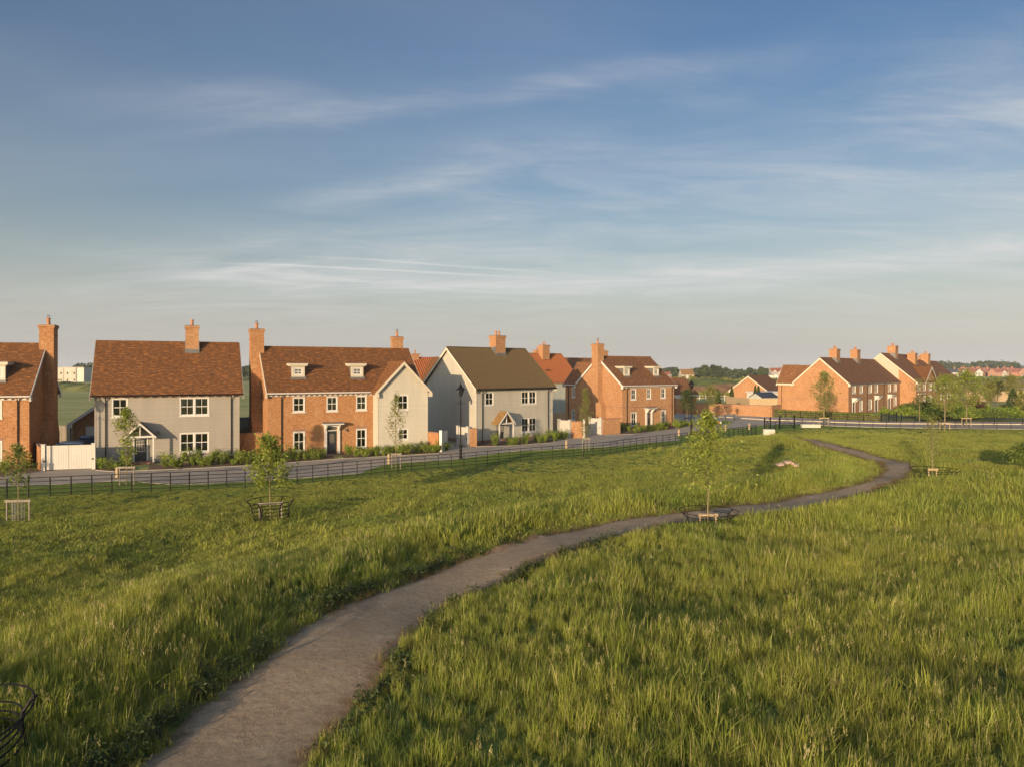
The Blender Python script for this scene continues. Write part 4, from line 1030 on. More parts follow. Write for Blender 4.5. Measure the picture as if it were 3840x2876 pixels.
# estate railings
def railing(pts, hf, label, hgt=1.05, sp=1.05, rails=5, name='estate_railing', r=.023, pr=.030, maxp=100):
    o = pts[0]; z0 = float(hf(*o)); t = thing(name, label, 'fence', (o[0], o[1], z0), 0)
    Q = np.array(pts, float); s = np.r_[0, np.cumsum(np.hypot(*np.diff(Q, axis=0).T))]; n_ = int(s[-1]/sp)+1; n_ = min(n_, maxp)
    tt = np.linspace(0, s[-1], n_); X = np.interp(tt, s, Q[:,0]); Y = np.interp(tt, s, Q[:,1]); Z = np.array([float(hf(x, y)) for x, y in zip(X, Y)])
    P_ = np.stack([X-o[0], Y-o[1], Z-z0], 1)
    base = None
    for p in P_:
        if base is None:
            mb = MB(); mb.box(-pr*.6, pr*.6, -pr*1.3, pr*1.3, -.1, hgt+.02); base = mb.build('post', M['black'], t, loc=tuple(p))
        else:
            c = base.copy(); col.objects.link(c); c.parent = t; c.location = tuple(p)
    for k in range(rails):
        z = hgt*(1-k*.215) if rails == 5 else hgt*(1-k/(rails-.3)); mb = MB(); rr = r*1.25 if k == 0 else r
        for a, b in zip(P_[:-1], P_[1:]): mb.tube((a[0],a[1],a[2]+z), (b[0],b[1],b[2]+z), rr, n=4, cap=False)
        mb.build('rail', M['black'], t)
    return t
hz = lambda x, y: float(np.where(y >= fy(x)-.3, 0, h0(x, y)))
railing([(-38, float(fy(-38))+.12)]+[(x, y+.12) for x, y in FEN[1:]], lambda x, y: 0.02, 'long black five bar estate railing running along the near lane to the wooden gates')
eR = [gx(5,1222,1168)]+FENR[1:]
railing([gx(5,1118,1170), gx(5,1222,1168)], lambda x, y: 0.0, 'short stretch of black railing right of the wide field gate', sp=1.1)
railing([gx(5,1222,1168)]+[(x, y+.1) for x, y in FENR[1:5]], lambda x, y: 0.0, 'thin black railing along the meadow edge of the right hand road', sp=1.6, r=.014, pr=.02, hgt=1.0)
HB = [gx(5,822,1071), gx(5,1200,1088), gx(5,1620,1107), gx(5,2025,1127), gx(6,238,1226)]
railing(HB, lambda x, y: .11, 'black railing in front of the clipped hedge by the brick cottages', hgt=1.1, sp=2.2, rails=4)
railing([gx(6,408,1224), gx(6,520,1229)], lambda x, y: .11, 'tall black railing return beside the garden gate', hgt=1.25, sp=.9, rails=4)
railing([gx(6,516,1229), gx(6,1100,1250), gx(6,1640,1262), gx(6,2209,1264), (92, 101.5)], lambda x, y: .11, 'black railing below the garden shrubs at the right edge', hgt=1.1, sp=3.6, rails=5, r=.014)
def fieldgate(a, b, label, hgt=1.25, cross=True, name='field_gate', curl=True):
    a = Vector(a); b = Vector(b); d = b-a; L = d.length; t = thing(name, label, 'gate', (a.x, a.y, 0), math.atan2(d.y, d.x))
    for x in (0, L):
        p = MB(); p.box(x-.06, x+.06, -.06, .06, 0, hgt+.35); p.lathe((x,0,hgt+.35), [(.08,0),(.09,.05),(.02,.13)], 8)
        s = 1 if x == 0 else -1
        if curl: p.path([(x, 0, hgt+.25), (x+s*.18, 0, hgt+.32), (x+s*.3, 0, hgt+.2), (x+s*.26, 0, hgt+.1)], [.025]*4, 6)
        p.build('gate_post', M['black'], t)
    g_ = MB()
    for z in (.2, .45, .7, .95, hgt): g_.tube((.08, 0, z), (L-.08, 0, z), .03, n=5)
    g_.tube((.1, 0, .1), (.1, 0, hgt), .022); g_.tube((L-.1, 0, .1), (L-.1, 0, hgt), .022)
    if cross: g_.tube((.1, 0, .15), (L/2, 0, hgt), .028); g_.tube((L-.1, 0, .15), (L/2, 0, hgt), .028)
    g_.build('gate_leaf', M['black'], t)
railing([gx(5,631,1290), gx(5,716,1285)], lambda x, y: .1, 'short black railing stub left of the kissing gate', sp=1.3)
fieldgate(gx(5,738,1262), gx(5,813,1245), 'black kissing gate with curled posts behind the white concrete cube')
railing([gx(5,815,1243), gx(5,932,1215)], lambda x, y: .05, 'short black railing between the kissing gate and the field gate', sp=1.6)
fieldgate(gx(5,932,1222), gx(5,1118,1215), 'wide black field gate with diagonal braces beyond the white concrete cube')
ft_ = thing('garden_gate', 'arched black garden gate in the hedge in front of the brick cottages', 'gate', (*gx(6,240,1230), .11), R(8))
p = MB(); Lg = (Vector(gx(6,410,1224))-Vector(gx(6,240,1230))).length
for x in (0, Lg*.5, Lg): p.box(x-.05, x+.05, -.05, .05, 0, 1.35)
p.build('gate_post', M['black'], ft_); p = MB()
for k in range(22): x = Lg*(k+.5)/22; p.tube((x, 0, .1), (x, 0, 1.05+.15*math.sin(k/21*math.pi)), .014, n=4)
for z in (.15, .6, 1.0): p.tube((0,0,z),(Lg,0,z),.018,n=4)
p.build('gate_leaf', M['black'], ft_)
# concrete blocks
a = gx(5,730,1318); b = gx(5,848,1322); c = (a[0]/2+b[0]/2+.2, a[1]/2+b[1]/2+.45); w_ = Vector(b)-Vector(a)
hb = hz(*c)
o = MB(); o.box(-.6,.6,-.45,.45,-.1,.82); o = o.build('concrete_block', M['paleconc'], None, loc=(c[0], c[1], hb)); o.rotation_euler = (0,0,R(-14)); bv = o.modifiers.new('b','BEVEL'); bv.width = .03
tag(o, 'square white concrete block on the grass beside the kissing gate', 'block')
c = gp(3040, 1602); o = MB(); o.box(-1.15,1.15,-.35,.35,-.05,.42); o.box(.25,.38,-.06,.06,.421,.55); o = o.build('concrete_block', M['paleconc'], None, loc=(c[0], c[1], 0)); o.rotation_euler = (0,0,R(-6)); bv = o.modifiers.new('b','BEVEL'); bv.width = .05
tag(o, 'long low white concrete block lying beside the right hand road', 'block')
# stones
c = unproj(px('c',855), py('c',390), hf=hh); zc = float(hh(*c))
sp_ = MB(); r_ = random.Random(3); 
root = thing('stone_pile', 'small heap of flat pinkish stones in the long grass of the mound', 'stone pile', (c[0], c[1], zc))
for i in range(16):
    x = max(-.65, min(.65, r_.gauss(0, .35))); y = r_.uniform(-.25,.25); z = .12+max(0, .25-abs(x)*.35)+r_.uniform(-.05,.1); s = r_.uniform(.13,.24); mb = MB()
    mb.lathe((x,y,z), [(s*.7,-.07),(s,-.02),(s*.95,.05),(s*.5,.09)], 7)
    o = mb.build('stone', M['stone'], root)
# ---------------------------------------------------------------- street lamps, bollards, small things
def lamp(label, loc):
    t = thing('street_lamp', label, 'street lamp', loc)
    p = MB(); p.lathe((0,0,0), [(.15,0),(.15,.12),(.11,.16),(.11,.95),(.13,1.0),(.13,1.06),(.07,1.12),(.055,1.5),(.045,4.55),(.07,4.6),(.07,4.66),(.035,4.7),(.03,5.05),(.08,5.1)], 12)
    p.tube((-.38,0,4.5), (.38,0,4.5), .02); p.lathe((-.4,0,4.48), [(.03,0),(.04,.02),(.01,.05)], 8); p.lathe((.4,0,4.48), [(.03,0),(.04,.02),(.01,.05)], 8)
    p.build('column', M['black'], t)
    l = MB()
    for k in range(6):
        a = k*math.pi/3; l.tube((.12*math.cos(a), .12*math.sin(a), 5.1), (.27*math.cos(a), .27*math.sin(a), 5.62), .012, n=4)
    l.lathe((0,0,5.6), [(.29,0),(.31,.03),(.30,.05)], 6); l.lathe((0,0,5.08), [(.06,0),(.13,.0),(.13,.04)], 6); l = l.build('lantern_frame', M['black'], t)
    g_ = MB(); g_.lathe((0,0,5.12), [(.105,0),(.255,.47)], 6); g_.build('lantern_glass', M['glass'], l)
    hd = MB(); hd.lathe((0,0,5.65), [(.40,-.05),(.38,.0),(.2,.14),(.14,.22),(.10,.30),(.13,.33),(.05,.38),(.03,.44),(.05,.48),(.012,.56)], 12); hd.build('lantern_hood', M['black'], l)
    return t
lp = lamp('black heritage lamp post on the verge in front of the middle boarded house', (*gx(3,490,1571), 0))
dup(lp, (*gx(4,1633,1421), 0), label='black heritage lamp post near the corner of the brick house with the sunlit gable')
# the one whose shadow falls on the stone grey house stands out of frame, left of the camera
sd = Vector((-math.sin(SUN_AZ), -math.cos(SUN_AZ)))
dup(lp, (-35.0, 47.3, 0), label='black lamp post just out of frame at the left, shadowing the grey house')
bl = [('a1',(440,1793),'wooden bollard beside the young tree in front of the stone grey house'),('',(1458,1738),'wooden bollard beside the staked columnar tree in front of the boarded wing'),('',(2124,1680),'wooden bollard on the verge in front of the white gate right of the middle house'),('',(2545.7,1634.5),'wooden bollard left of the second lamp post'),('',(2720.7,1615),'wooden bollard with ivy tuft, right of the second lamp post'),('',(2809.6,1610),'wooden bollard on the verge nearest the kissing gate')]
b0 = None
for i, (_, (X, Y), lb) in enumerate(bl):
    x, y = gp(X, Y)
    if b0 is None:
        b0 = thing('bollard', lb, 'bollard', (x,y,0), 0, 'wooden bollards along the lane'); p = MB(); p.lathe((0,0,0), [(.11,-.1),(.11,.72),(.085,.76),(.02,.775)], 10); p.build('bollard_post', M['timber'], b0)
        p = MB(); p.lathe((0,0,.6), [(.112,0),(.112,.03)], 10); p.build('groove', M['greytimber'], b0)
    else: dup(b0, (x,y,0), label=lb)
t = thing('wheelie_bin', 'black wheelie bin against the boundary wall beside the brick pier', 'bin', (*gx(4,1484,1153), 0), R(5))
p = MB(); p.extrude([(-.24,-.3,.1),(-.3,-.38,.95),(.3,-.38,.95),(.24,-.3,.1)], (0,.68,0)); p.build('bin_body', M['black'], t); p = MB(); p.extrude([(-.32,-.42,.96),(-.32,.36,.99),(-.32,.36,1.04),(-.32,-.3,1.08),(-.32,-.42,1.0)], (.64,0,0)); p.build('lid', M['black'], t)
t = thing('street_sign', 'low blank street name plate on two short posts beside the side road', 'sign', (*gx(5,297,1115), 0), R(20))
p = MB(); p.box(-.75,-.68,-.03,.03,0,1.0); p.box(.68,.75,-.03,.03,0,1.0); p.build('post', M['black'], t); p = MB(); p.box(-1.0,1.0,-.06,-.031,.72,.98); p.build('name_plate', M['lead'], t)
t = thing('marker_box', 'tiny red and white marker box on the island lawn', 'marker', (*gp(2697,1588), .02), R(20)); p = MB(); p.box(-.32,.0,-.1,.1,0,.3); p.build('red_side', simple('red_paint', (.5,.04,.03)), t); p = MB(); p.box(.0,.3,-.1,.1,0,.28); p.build('white_side', M['white'], t)
def car(label, loc, rz, paint, suv=False):
    t = thing('parked_car', label, 'car', loc, rz); hb = 1.62 if suv else 1.46
    prof = [(-2.2,.35),(-2.25,.7),(-2.1,.95),(-1.2,1.02),(-.55,hb-.08),(0,hb),(.9,hb-.02),(1.6,hb-.18),(2.05,1.05),(2.2,.8),(2.2,.4)]
    def sect(z): return .86 if z < 1.0 else .86-(z-1.0)*.42
    mb = MB(); n_ = len(prof)
    L_ = [(x, -sect(z), z) for x, z in prof]; R_ = [(x, sect(z), z) for x, z in prof]
    for i in range(n_-1): mb.face([L_[i], R_[i], R_[i+1], L_[i+1]][::-1])
    mb.face(L_[::1]); mb.face(R_[::-1]); mb.face([L_[0], R_[0], R_[-1], L_[-1]])
    mb.build('body', paint, t, smooth=False)
    g_ = MB()
    def on(i, k, e): a, b = prof[i], prof[i+1]; x = a[0]+(b[0]-a[0])*k; z = a[1]+(b[1]-a[1])*k; return x, z
    for i in (3, 7):
        (x0, z0), (x1, z1) = on(i, .15, 0), on(i, .85, 0); nx_ = -(z1-z0); nz_ = (x1-x0); l = math.hypot(nx_, nz_); nx_, nz_ = nx_/l*.012, nz_/l*.012
        g_.face([(x0+nx_, -sect(z0)+.08, z0+nz_), (x1+nx_, -sect(z1)+.08, z1+nz_), (x1+nx_, sect(z1)-.08, z1+nz_), (x0+nx_, sect(z0)-.08, z0+nz_)][::-1])
    for s in (-1, 1):
        P_ = [(-1.0,1.06),(-.5,hb-.14),(.9,hb-.1),(1.5,hb-.24),(1.75,1.08)]; q_ = [(x, s*(sect(z)+.012), z) for x, z in P_]; g_.face(q_ if s < 0 else q_[::-1])
    g_.build('window_glass', M['cardark'], t)
    rr = MB()
    for s in (-1, 1): rr.tube((-.4, s*.62, hb+.02), (1.1, s*.6, hb+.01), .02)
    rr.build('roof_rails', M['lead'], t)
    for x in (-1.4, 1.4):
        for s in (-1, 1):
            w_ = MB(); w_.tube((x, s*.68, .33), (x, s*.9, .33), .33, n=16); w_ = w_.build('wheel', M['black'], t); q_ = MB(); q_.tube((x, s*.9, .33), (x, s*.915, .33), .2, n=12); q_.build('rim', M['lead'], w_)
    return t
x, y = gp(px(1,740), HY+7.2*F/60.5); car('dark estate car parked before the garage door, its roof showing over the gates', (x+.3, y, .02), R(20+90), M['cardark'], True)
x, y = gp(px(1,648), HY+7.2*F/57.3); car('silver blue car parked behind the white gates, only its roof showing', (x, y, .02), R(20+180), M['carsilver'])
# ---------------------------------------------------------------- trees
def tree(name, label, cat, loc, h, lo, prof, nb, nl, ls, mat, seed, rise=.5, sig=.10, tr=.035, bark='bark', group=None, bare=0, squash=1.0, inner=.15, lean=(0,0), rz=0):
    rg = np.random.default_rng(seed); t = thing(name, label, cat, loc, rz, group)
    tm = MB(); n_ = 7; pts = [(lean[0]*(i/n_)**1.5+rg.normal(0, .012)*h*.12*(i > 0), lean[1]*(i/n_)**1.5+rg.normal(0, .012)*h*.12*(i > 0), -.1*(i == 0)+h*.98*i/n_) for i in range(n_+1)]
    tm.path(pts, [tr*(1-.85*i/n_) for i in range(n_+1)], 7)
    P_ = np.array(pts); pz, pr = zip(*prof); C_ = []
    for i in range(nb):
        fz = (i+.5)/nb; z0 = lo+(h*.96-lo)*fz**1.0; a = i*2.39996+rg.normal(0, .3)
        bx_ = np.interp(z0, P_[:,2], P_[:,0]); by_ = np.interp(z0, P_[:,2], P_[:,1])
        Rr = np.interp((z0-lo)/(h-lo), pz, pr)*rg.uniform(.65, 1.12); up = Rr*rise*rg.uniform(.6, 1.4)
        p0 = np.array([bx_, by_, z0]); p3 = p0+np.array([math.cos(a)*Rr, math.sin(a)*Rr, up]); mid_ = p0*.5+p3*.5+np.array([0,0,-up*.12])+rg.normal(0, .03*Rr, 3)
        br = tr*.38*(1-.6*fz); tm.path([tuple(p0), tuple(mid_), tuple(p3)], [br, br*.6, br*.18], 5)
        for s in range(3):
            k = rg.uniform(.35, .9); q0 = p0+(p3-p0)*k; q1 = q0+rg.normal(0, .28*Rr, 3)+np.array([0,0,.12*Rr]); tm.tube(tuple(q0), tuple(q1), br*.3, br*.1, 4)
            m_ = int(nl/nb*.2); kk = rg.uniform(.2, 1, m_)[:,None]; C_.append(q0+(q1-q0)*kk+rg.normal(0, sig, (m_,3)))
        if i % 100 < bare: continue
        m_ = int(nl/nb*.45); kk = rg.beta(1.6, 1.1, m_)[:,None]*(1-inner)+inner
        pt_ = np.where(kk < .5, p0+(mid_-p0)*kk*2, mid_+(p3-mid_)*(kk*2-1)); C_.append(pt_+rg.normal(0, sig, (m_,3)))
    m_ = int(nl*.1); kk = rg.uniform(.0, 1, m_)[:,None]; C_.append(np.array([P_[-2][0], P_[-2][1], h*.86])+(np.array([P_[-1][0], P_[-1][1], h])-np.array([P_[-2][0], P_[-2][1], h*.86]))*kk+rg.normal(0, sig*.8, (m_,3)))
    tm.build('trunk', M[bark], t)
    cm = MB(); cm.leaves(np.vstack(C_), ls, rg, squash=squash); cm.build('crown', M[mat], t)
    return t
def support(label, loc, w=1.0, h=.8, rz=0.0, mat='greytimber', guard=False, group='timber stake frames round young trees'):
    t = thing('tree_stake_frame', label, 'tree stake', loc, rz, group)
    for s in (-1, 1):
        p = MB(); p.lathe((s*w/2,0,-.15), [(.04,0),(.04,h+.15)], 8); p.build('stake', M[mat], t)
    p = MB(); p.box(-w/2-.08, w/2+.08, -.065, -.035, h-.12, h-.01); p.build('cross_rail', M[mat], t)
    p = MB(); p.lathe((0,0,h-.11), [(.07,0),(.07,.08)], 8); p.build('rubber_tie', M['black'], t)
    if guard:
        p = MB(); nn = 12
        for k in range(nn):
            a = k*2*math.pi/nn; p.tube((.26*math.cos(a), .26*math.sin(a), 0), (.26*math.cos(a), .26*math.sin(a), h*.9), .006, n=4)
        for z in np.linspace(.05, h*.9, 12):
            for k in range(nn): a = k*2*math.pi/nn; b = (k+1)*2*math.pi/nn; p.tube((.26*math.cos(a), .26*math.sin(a), z), (.26*math.cos(b), .26*math.sin(b), z), .006, n=4, cap=False)
        p.build('wire_mesh_guard', M['lead'], t)
    return t
def ringguard(label, loc, r=1.05, h=.85, rz=0, tilt=(0,0), hoops=5):
    t = thing('tree_guard', label, 'tree guard', loc, rz); t.rotation_euler = (tilt[0], tilt[1], rz)
    for k in range(6):
        a = k*math.pi/3+.3; c_, s_ = math.cos(a), math.sin(a); p = MB(); pr = None
        for f_, rr in ((-.15,.78),(0,.78),(.45,.78),(.7,.82),(.88,.92),(1.0,1.03)):
            q_ = (c_*r*rr, s_*r*rr, h*f_)
            if pr: p.tube(pr, q_, .03 if hoops > 2 else .018, n=6)
            pr = q_
        p.build('upright', M['black'], t)
    for z, rr in [(1.0, 1.0), (.72,.83), (.52,.79), (.32,.78), (.12,.78)][:hoops]:
        p = MB(); nn = 40
        for k in range(nn): a = k*2*math.pi/nn; b = (k+1)*2*math.pi/nn; p.tube((r*rr*math.cos(a), r*rr*math.sin(a), h*z), (r*rr*math.cos(b), r*rr*math.sin(b), h*z), .016 if hoops > 2 else .012, n=5, cap=False)
        p.build('hoop', M['black'], t)
    return t
def up(X, Y): x, y = unproj(X, Y, hf=hh); return (x, y, float(hh(x, y)))
COLP = [(0,.35),(.15,.7),(.35,.85),(.6,.55),(.85,.25),(1,.08)]
# row by the lane
tree('hornbeam_tree', 'young upright tree in leaf in front of the stone grey house door', 'tree', (*gp(474,1819),0), 4.85, 1.35, COLP, 44, 1400, .075, 'leaf_yg', 1, 1.3, .09, .035)
support('stake frame under the young tree in front of the stone grey house', (*gp(476,1819),0), .88, 1.2, R(3))
tree('hornbeam_tree', 'young thin upright tree in front of the boarded gable wing', 'tree', (*gp(1484,1757),0), 5.5, 1.5, [(0,.5),(.2,1.0),(.4,.7),(.6,.45),(.85,.2),(1,.06)], 38, 900, .07, 'leaf_olive', 2, 1.4, .09, .035)
support('stake frame under the thin upright tree in front of the boarded wing', (*gp(1486,1757),0), .62, 1.15, R(5))
tree('columnar_tree', 'pale narrow columnar tree in front of the sunlit brick gable', 'tree', (*gp(2196,1689),0), 5.5, .9, [(0,.4),(.15,.75),(.5,.55),(.8,.28),(1,.06)], 60, 1700, .06, 'leaf_olive', 3, 2.0, .1, .04)
support('stake frame under the pale columnar tree by the lane', (*gp(2197,1689),0), .6, 1.15, R(5))
tree('street_tree', 'small dark round tree on the island lawn just right of the brick house with dormers', 'tree', (*gp(2577,1595),.02), 4.6, 1.8, [(0,.9),(.3,1.1),(.7,.9),(1,.2)], 36, 1700, .09, 'leaf_dk', 4, .6, .14, .04)
tree('street_tree', 'small bright staked tree on the island lawn in front of the long brick wall', 'tree', (*gp(2666,1579),.02), 4.9, 1.9, [(0,.9),(.3,1.25),(.7,1.0),(1,.2)], 36, 1500, .09, 'leaf_olive', 5, .6, .14, .04)
support('stake frame under the bright tree on the island lawn', (*gp(2667,1580),.02), .9, 1.35, R(10), 'timber')
support('dark stake frame under the dark tree on the island lawn', (*gp(2578,1596),.02), .8, 1.1, R(10), 'black')
# meadow trees
L2 = up(68, 1949)
tree('young_tree', 'dark leaved young tree at the left edge of the meadow with a wire mesh guard', 'tree', L2, 3.6, 1.5, [(0,.5),(.3,.7),(.7,.45),(1,.15)], 26, 750, .07, 'leaf_g', 6, .7, .1, .03)
support('stake frame with a wire mesh guard at the left edge of the meadow', L2, 1.0, 1.0, R(8), guard=True)
T3 = up(1015, 1944)
tree('young_tree', 'leafy young tree with drooping left branches inside the round black guard, left of centre', 'tree', T3, 3.95, 1.45, [(0,1.0),(.12,1.35),(.35,1.1),(.6,.8),(.8,.6),(1,.25)], 28, 2500, .075, 'leaf_yg', 8, .15, .10, .032, lean=(-.12,0))
support('stake frame inside the round black guard under the leafy young tree', T3, 1.0, .8, R(10))
ringguard('round black hooped guard around the leafy young tree, left of centre', T3, 1.05, .88)
T8 = up(2655, 1972)
tree('young_tree', 'sparse young tree with long bare twigs beside the path, in a broad black hoop guard', 'tree', T8, 4.55, 1.3, [(0,1.3),(.25,1.25),(.5,1.0),(.8,.5),(1,.15)], 34, 2300, .07, 'leaf_yg', 9, .55, .12, .034, bare=0, inner=0.0)
support('stake frame under the sparse young tree beside the path', T8, .62, .52, R(-5), 'timber')
ringguard('broad low black hoop guard under the sparse young tree beside the path', T8, 1.15, .62, hoops=2)
T9 = up(3497, 1790)
tree('young_tree', 'pale sparse young tree beyond the bend of the path', 'tree', T9, 3.5, 1.3, [(0,.6),(.4,.7),(.8,.4),(1,.1)], 26, 420, .06, 'leaf_olive', 10, .8, .1, .035)
support('timber stakes beside the pale sparse tree beyond the path bend', T9, .45, .55, R(0), 'timber')
ringguard('low black hoop guard round the pale sparse tree beyond the path bend', (T9[0]+.1, T9[1], T9[2]), 1.3, .5, hoops=2)
rg_ = up(20, 2800); ringguard('bent black hooped tree guard at the bottom left corner, partly out of the picture', (-8.25, 10.6, float(hh(-8.25, 10.6))-.12), 1.05, .66, R(20), (R(6), R(-8)))
st = MB(); st.lathe((0,0,-.2), [(.04,0),(.04,.95)], 8); tag(st.build('timber_stake', M['timber'], None, loc=(-7.7, 10.2, float(hh(-7.7,10.2))-.3)), 'broken timber stake leaning in the bottom left tree guard', 'stake').rotation_euler = (R(10), R(25), 0)
# road trees
BIG = [(0,.9),(.15,1.7),(.4,1.8),(.7,1.1),(.9,.5),(1,.1)]
tree('street_tree', 'tall street tree in front of the sunlit brick cottage gable', 'tree', (*gp(3090,1596),0), 6.95, 1.9, BIG, 52, 2000, .11, 'leaf_olive', 21, .45, .2, .1)
support('stake frame under the tall tree in front of the cottage gable', (*gp(3090,1597),0), 1.05, 1.1, R(-8), 'timber')
tree('street_tree', 'bushy street tree, left one of the two in front of the far terrace', 'tree', (*gp(3543,1605),0), 6.4, 2.1, [(0,1.4),(.2,2.2),(.5,2.2),(.8,1.2),(1,.2)], 56, 2700, .11, 'leaf_yg', 22, .45, .22, .09)
support('stake frame under the left one of the two large trees by the road', (*gp(3543,1610),0), 1.15, .85, R(-4), 'timber')
tree('street_tree', 'tallest bushy street tree, right one of the two in front of the far terrace', 'tree', (*gp(3624,1597),.1), 6.9, 2.2, [(0,1.5),(.2,2.5),(.5,2.4),(.8,1.3),(1,.2)], 58, 3000, .11, 'leaf_yg', 23, .45, .22, .09)
support('stake frame under the right one of the two large trees by the road', (*gp(3624,1598),.1), 1.15, 1.0, R(0), 'timber')
tree('street_tree', 'nearly leafless thin tree before the corner of the taller terrace', 'tree', (*gp(3448,1584),.1), 5.9, 1.9, [(0,.8),(.4,1.4),(.8,.8),(1,.2)], 34, 350, .1, 'leaf_olive', 24, 1.0, .15, .07)
for i, (X, Y, T_, lb) in enumerate([(3706,1546,1434,'slim sparse tree in the garden left of the two pale far trees'),(3741,1513,1431,'slender garden tree in front of the pale timber fence'),(3793,1522,1412,'widest pale garden tree at the right, in front of the timber fence')]):
    x, y = gp(X, Y); tree('garden_tree', lb, 'tree', (x,y,0), (Y-T_)*y/F, 1.9, [(0,.9),(.4,2.2 if i else 1.5),(.8,1.1),(1,.2)], 30, 1300, .16, 'leaf_olive', 30+i, .5, .25, .09)
def bush(name, label, cat, loc, r, h, n_, ls, mat, seed, group=None, cone=False, stems=True):
    rg = np.random.default_rng(seed); t = thing(name, label, cat, loc, 0, group)
    u_ = rg.normal(size=(n_,3)); u_ /= np.linalg.norm(u_, axis=1)[:,None]; rad = rg.uniform(.45, 1, n_)**.5
    lump = 1+.22*np.sin(u_[:,0]*5+seed)+.18*np.sin(u_[:,1]*6+seed*2)+.15*np.sin(u_[:,2]*7)
    C_ = u_*(rad*lump)[:,None]
    if cone: zf = rg.uniform(0, 1, n_)**1.3; a = rg.uniform(0, 6.283, n_); q_ = (1-zf)**.8*rg.uniform(.6, 1.05, n_); C_ = np.stack([np.cos(a)*q_*r, np.sin(a)*q_*r, zf*h], 1)
    else: C_ = np.stack([C_[:,0]*r, C_[:,1]*r, np.abs(C_[:,2])*h*.5+h*.42+C_[:,2]*h*.12], 1); C_[:,2] = h*(.08+.92*np.clip(C_[:,2]/h, 0, 1.1))
    mb = MB(); mb.leaves(C_, ls, rg); mb.build('foliage', M[mat], t)
    if stems:
        s = MB()
        for k in range(6): a = rg.uniform(0, 6.28); s.tube((0,0,-.03), (math.cos(a)*r*.5, math.sin(a)*r*.5, h*.7), .012, .004, 4)
        s.build('stem', M['darkbark'], t)
    return t
# garden shrubs at the right, cypresses
for i, (X, Y, r, hh_, mt, lb) in enumerate([(3799,1558,1.6,4.4,'leaf_dk','dark clipped conical yew at the right edge, left of the pair'),(3830,1560,1.5,4.2,'leaf_olive','brownish clipped conical yew at the right edge, right of the pair')]):
    x, y = gp(X, Y); bush('conical_yew', lb, 'shrub', (x,y,0), r, hh_, 2600, .13, mt, 40+i, cone=True, stems=False)
for i, (k, X, Y, T_, lb) in enumerate([(5,148,850,715,'slim dark cypress left of the brick garage behind the wall'),(5,320,850,680,'taller slim dark cypress left of the brick garage behind the wall'),(5,620,815,668,'slim cypress against the garage gable, left of the close pair'),(5,662,818,668,'slim cypress against the garage gable, right of the close pair')]):
    D = 132; x = (px(k,X)-CX)/F*D; top = H-(py(k,T_)-HY)*D/F
    bush('cypress_tree', lb, 'tree', (x, D, 0), .75, top, 1300, .16, 'leaf_dk', 50+i, cone=True, stems=False)
gsh = bush('garden_shrub', 'x', 'shrub', (0,0,-50), 1.6, 1.7, 1300, .14, 'leaf_shrub', 61, stems=False)
gsd = bush('garden_shrub', 'x', 'shrub', (0,0,-50), 1.5, 1.5, 1300, .14, 'leaf_g', 62, stems=False)
first = {0: True, 1: True}
rs = random.Random(5); k = 0
spots = []
for X in range(3400, 3860, 20):
    for D in (101.5, 108, 116):
        if rs.random() < .80: spots.append(((X+rs.uniform(-8,8)-CX)/F*D, D+rs.uniform(-2,2), D))
for x, y, D in spots:
    if 40 < D and ((y-P2[1])*(-f2t.ud[0])+(x-P2[0])*f2t.ud[1]) < -.0 : continue
    v = 0 if rs.random() < .6 else 1; src = (gsh, gsd)[v]
    zone = 'just behind the right hand railing' if D < 104 else ('in the middle of the right hand planting' if D < 112 else 'at the back of the right hand planting')
    lb = ('bright yellow green rounded shrub ' if v == 0 else 'darker green rounded shrub ')+zone
    s = rs.uniform(.7, 1.15)
    if first[v]:
        o = src; o.location = (x,y,0); o.scale = (s,s,s); o['label'] = lb; o['group'] = 'rounded shrubs in the right hand gardens'; first[v] = False
    else: dup(src, (x,y,0), rs.uniform(0,6.28), lb, 'rounded shrubs in the right hand gardens', (s,s,s*rs.uniform(.8,1.1)))
for X, Y, r, hh_, mt, lb in [(px(6,298),py(6,1108),.95,1.5,'leaf_shrub','yellowish ball shrub beside the third cottage door'),(px(6,585),py(6,1100),1.1,2.3,'leaf_g','round green standard shrub at the corner of the taller terrace'),(px(6,740),py(6,1100),1.0,2.8,'leaf_g','tall green shrub by the first door of the taller terrace'),(px(6,905),py(6,1080),1.0,2.9,'leaf_dk','dark ball shrub left of the two large street trees'),(px(6,1520),py(6,1120),1.5,3.4,'leaf_purple','purple brown shrub right of the tallest street tree')]:
    D = 108.0; x = (X-CX)/F*D; bush('ball_shrub', lb, 'shrub', (x, D, 0), r, hh_, 1200, .12, mt, int(X), stems=False)
x, y, z = up(3880, 1780); bush('dark_bush', 'dark thicket of tall weeds on the meadow at the right edge', 'bush', (x, y, z-.2), 1.5, 2.0, 5200, .08, 'leaf_g', 77)
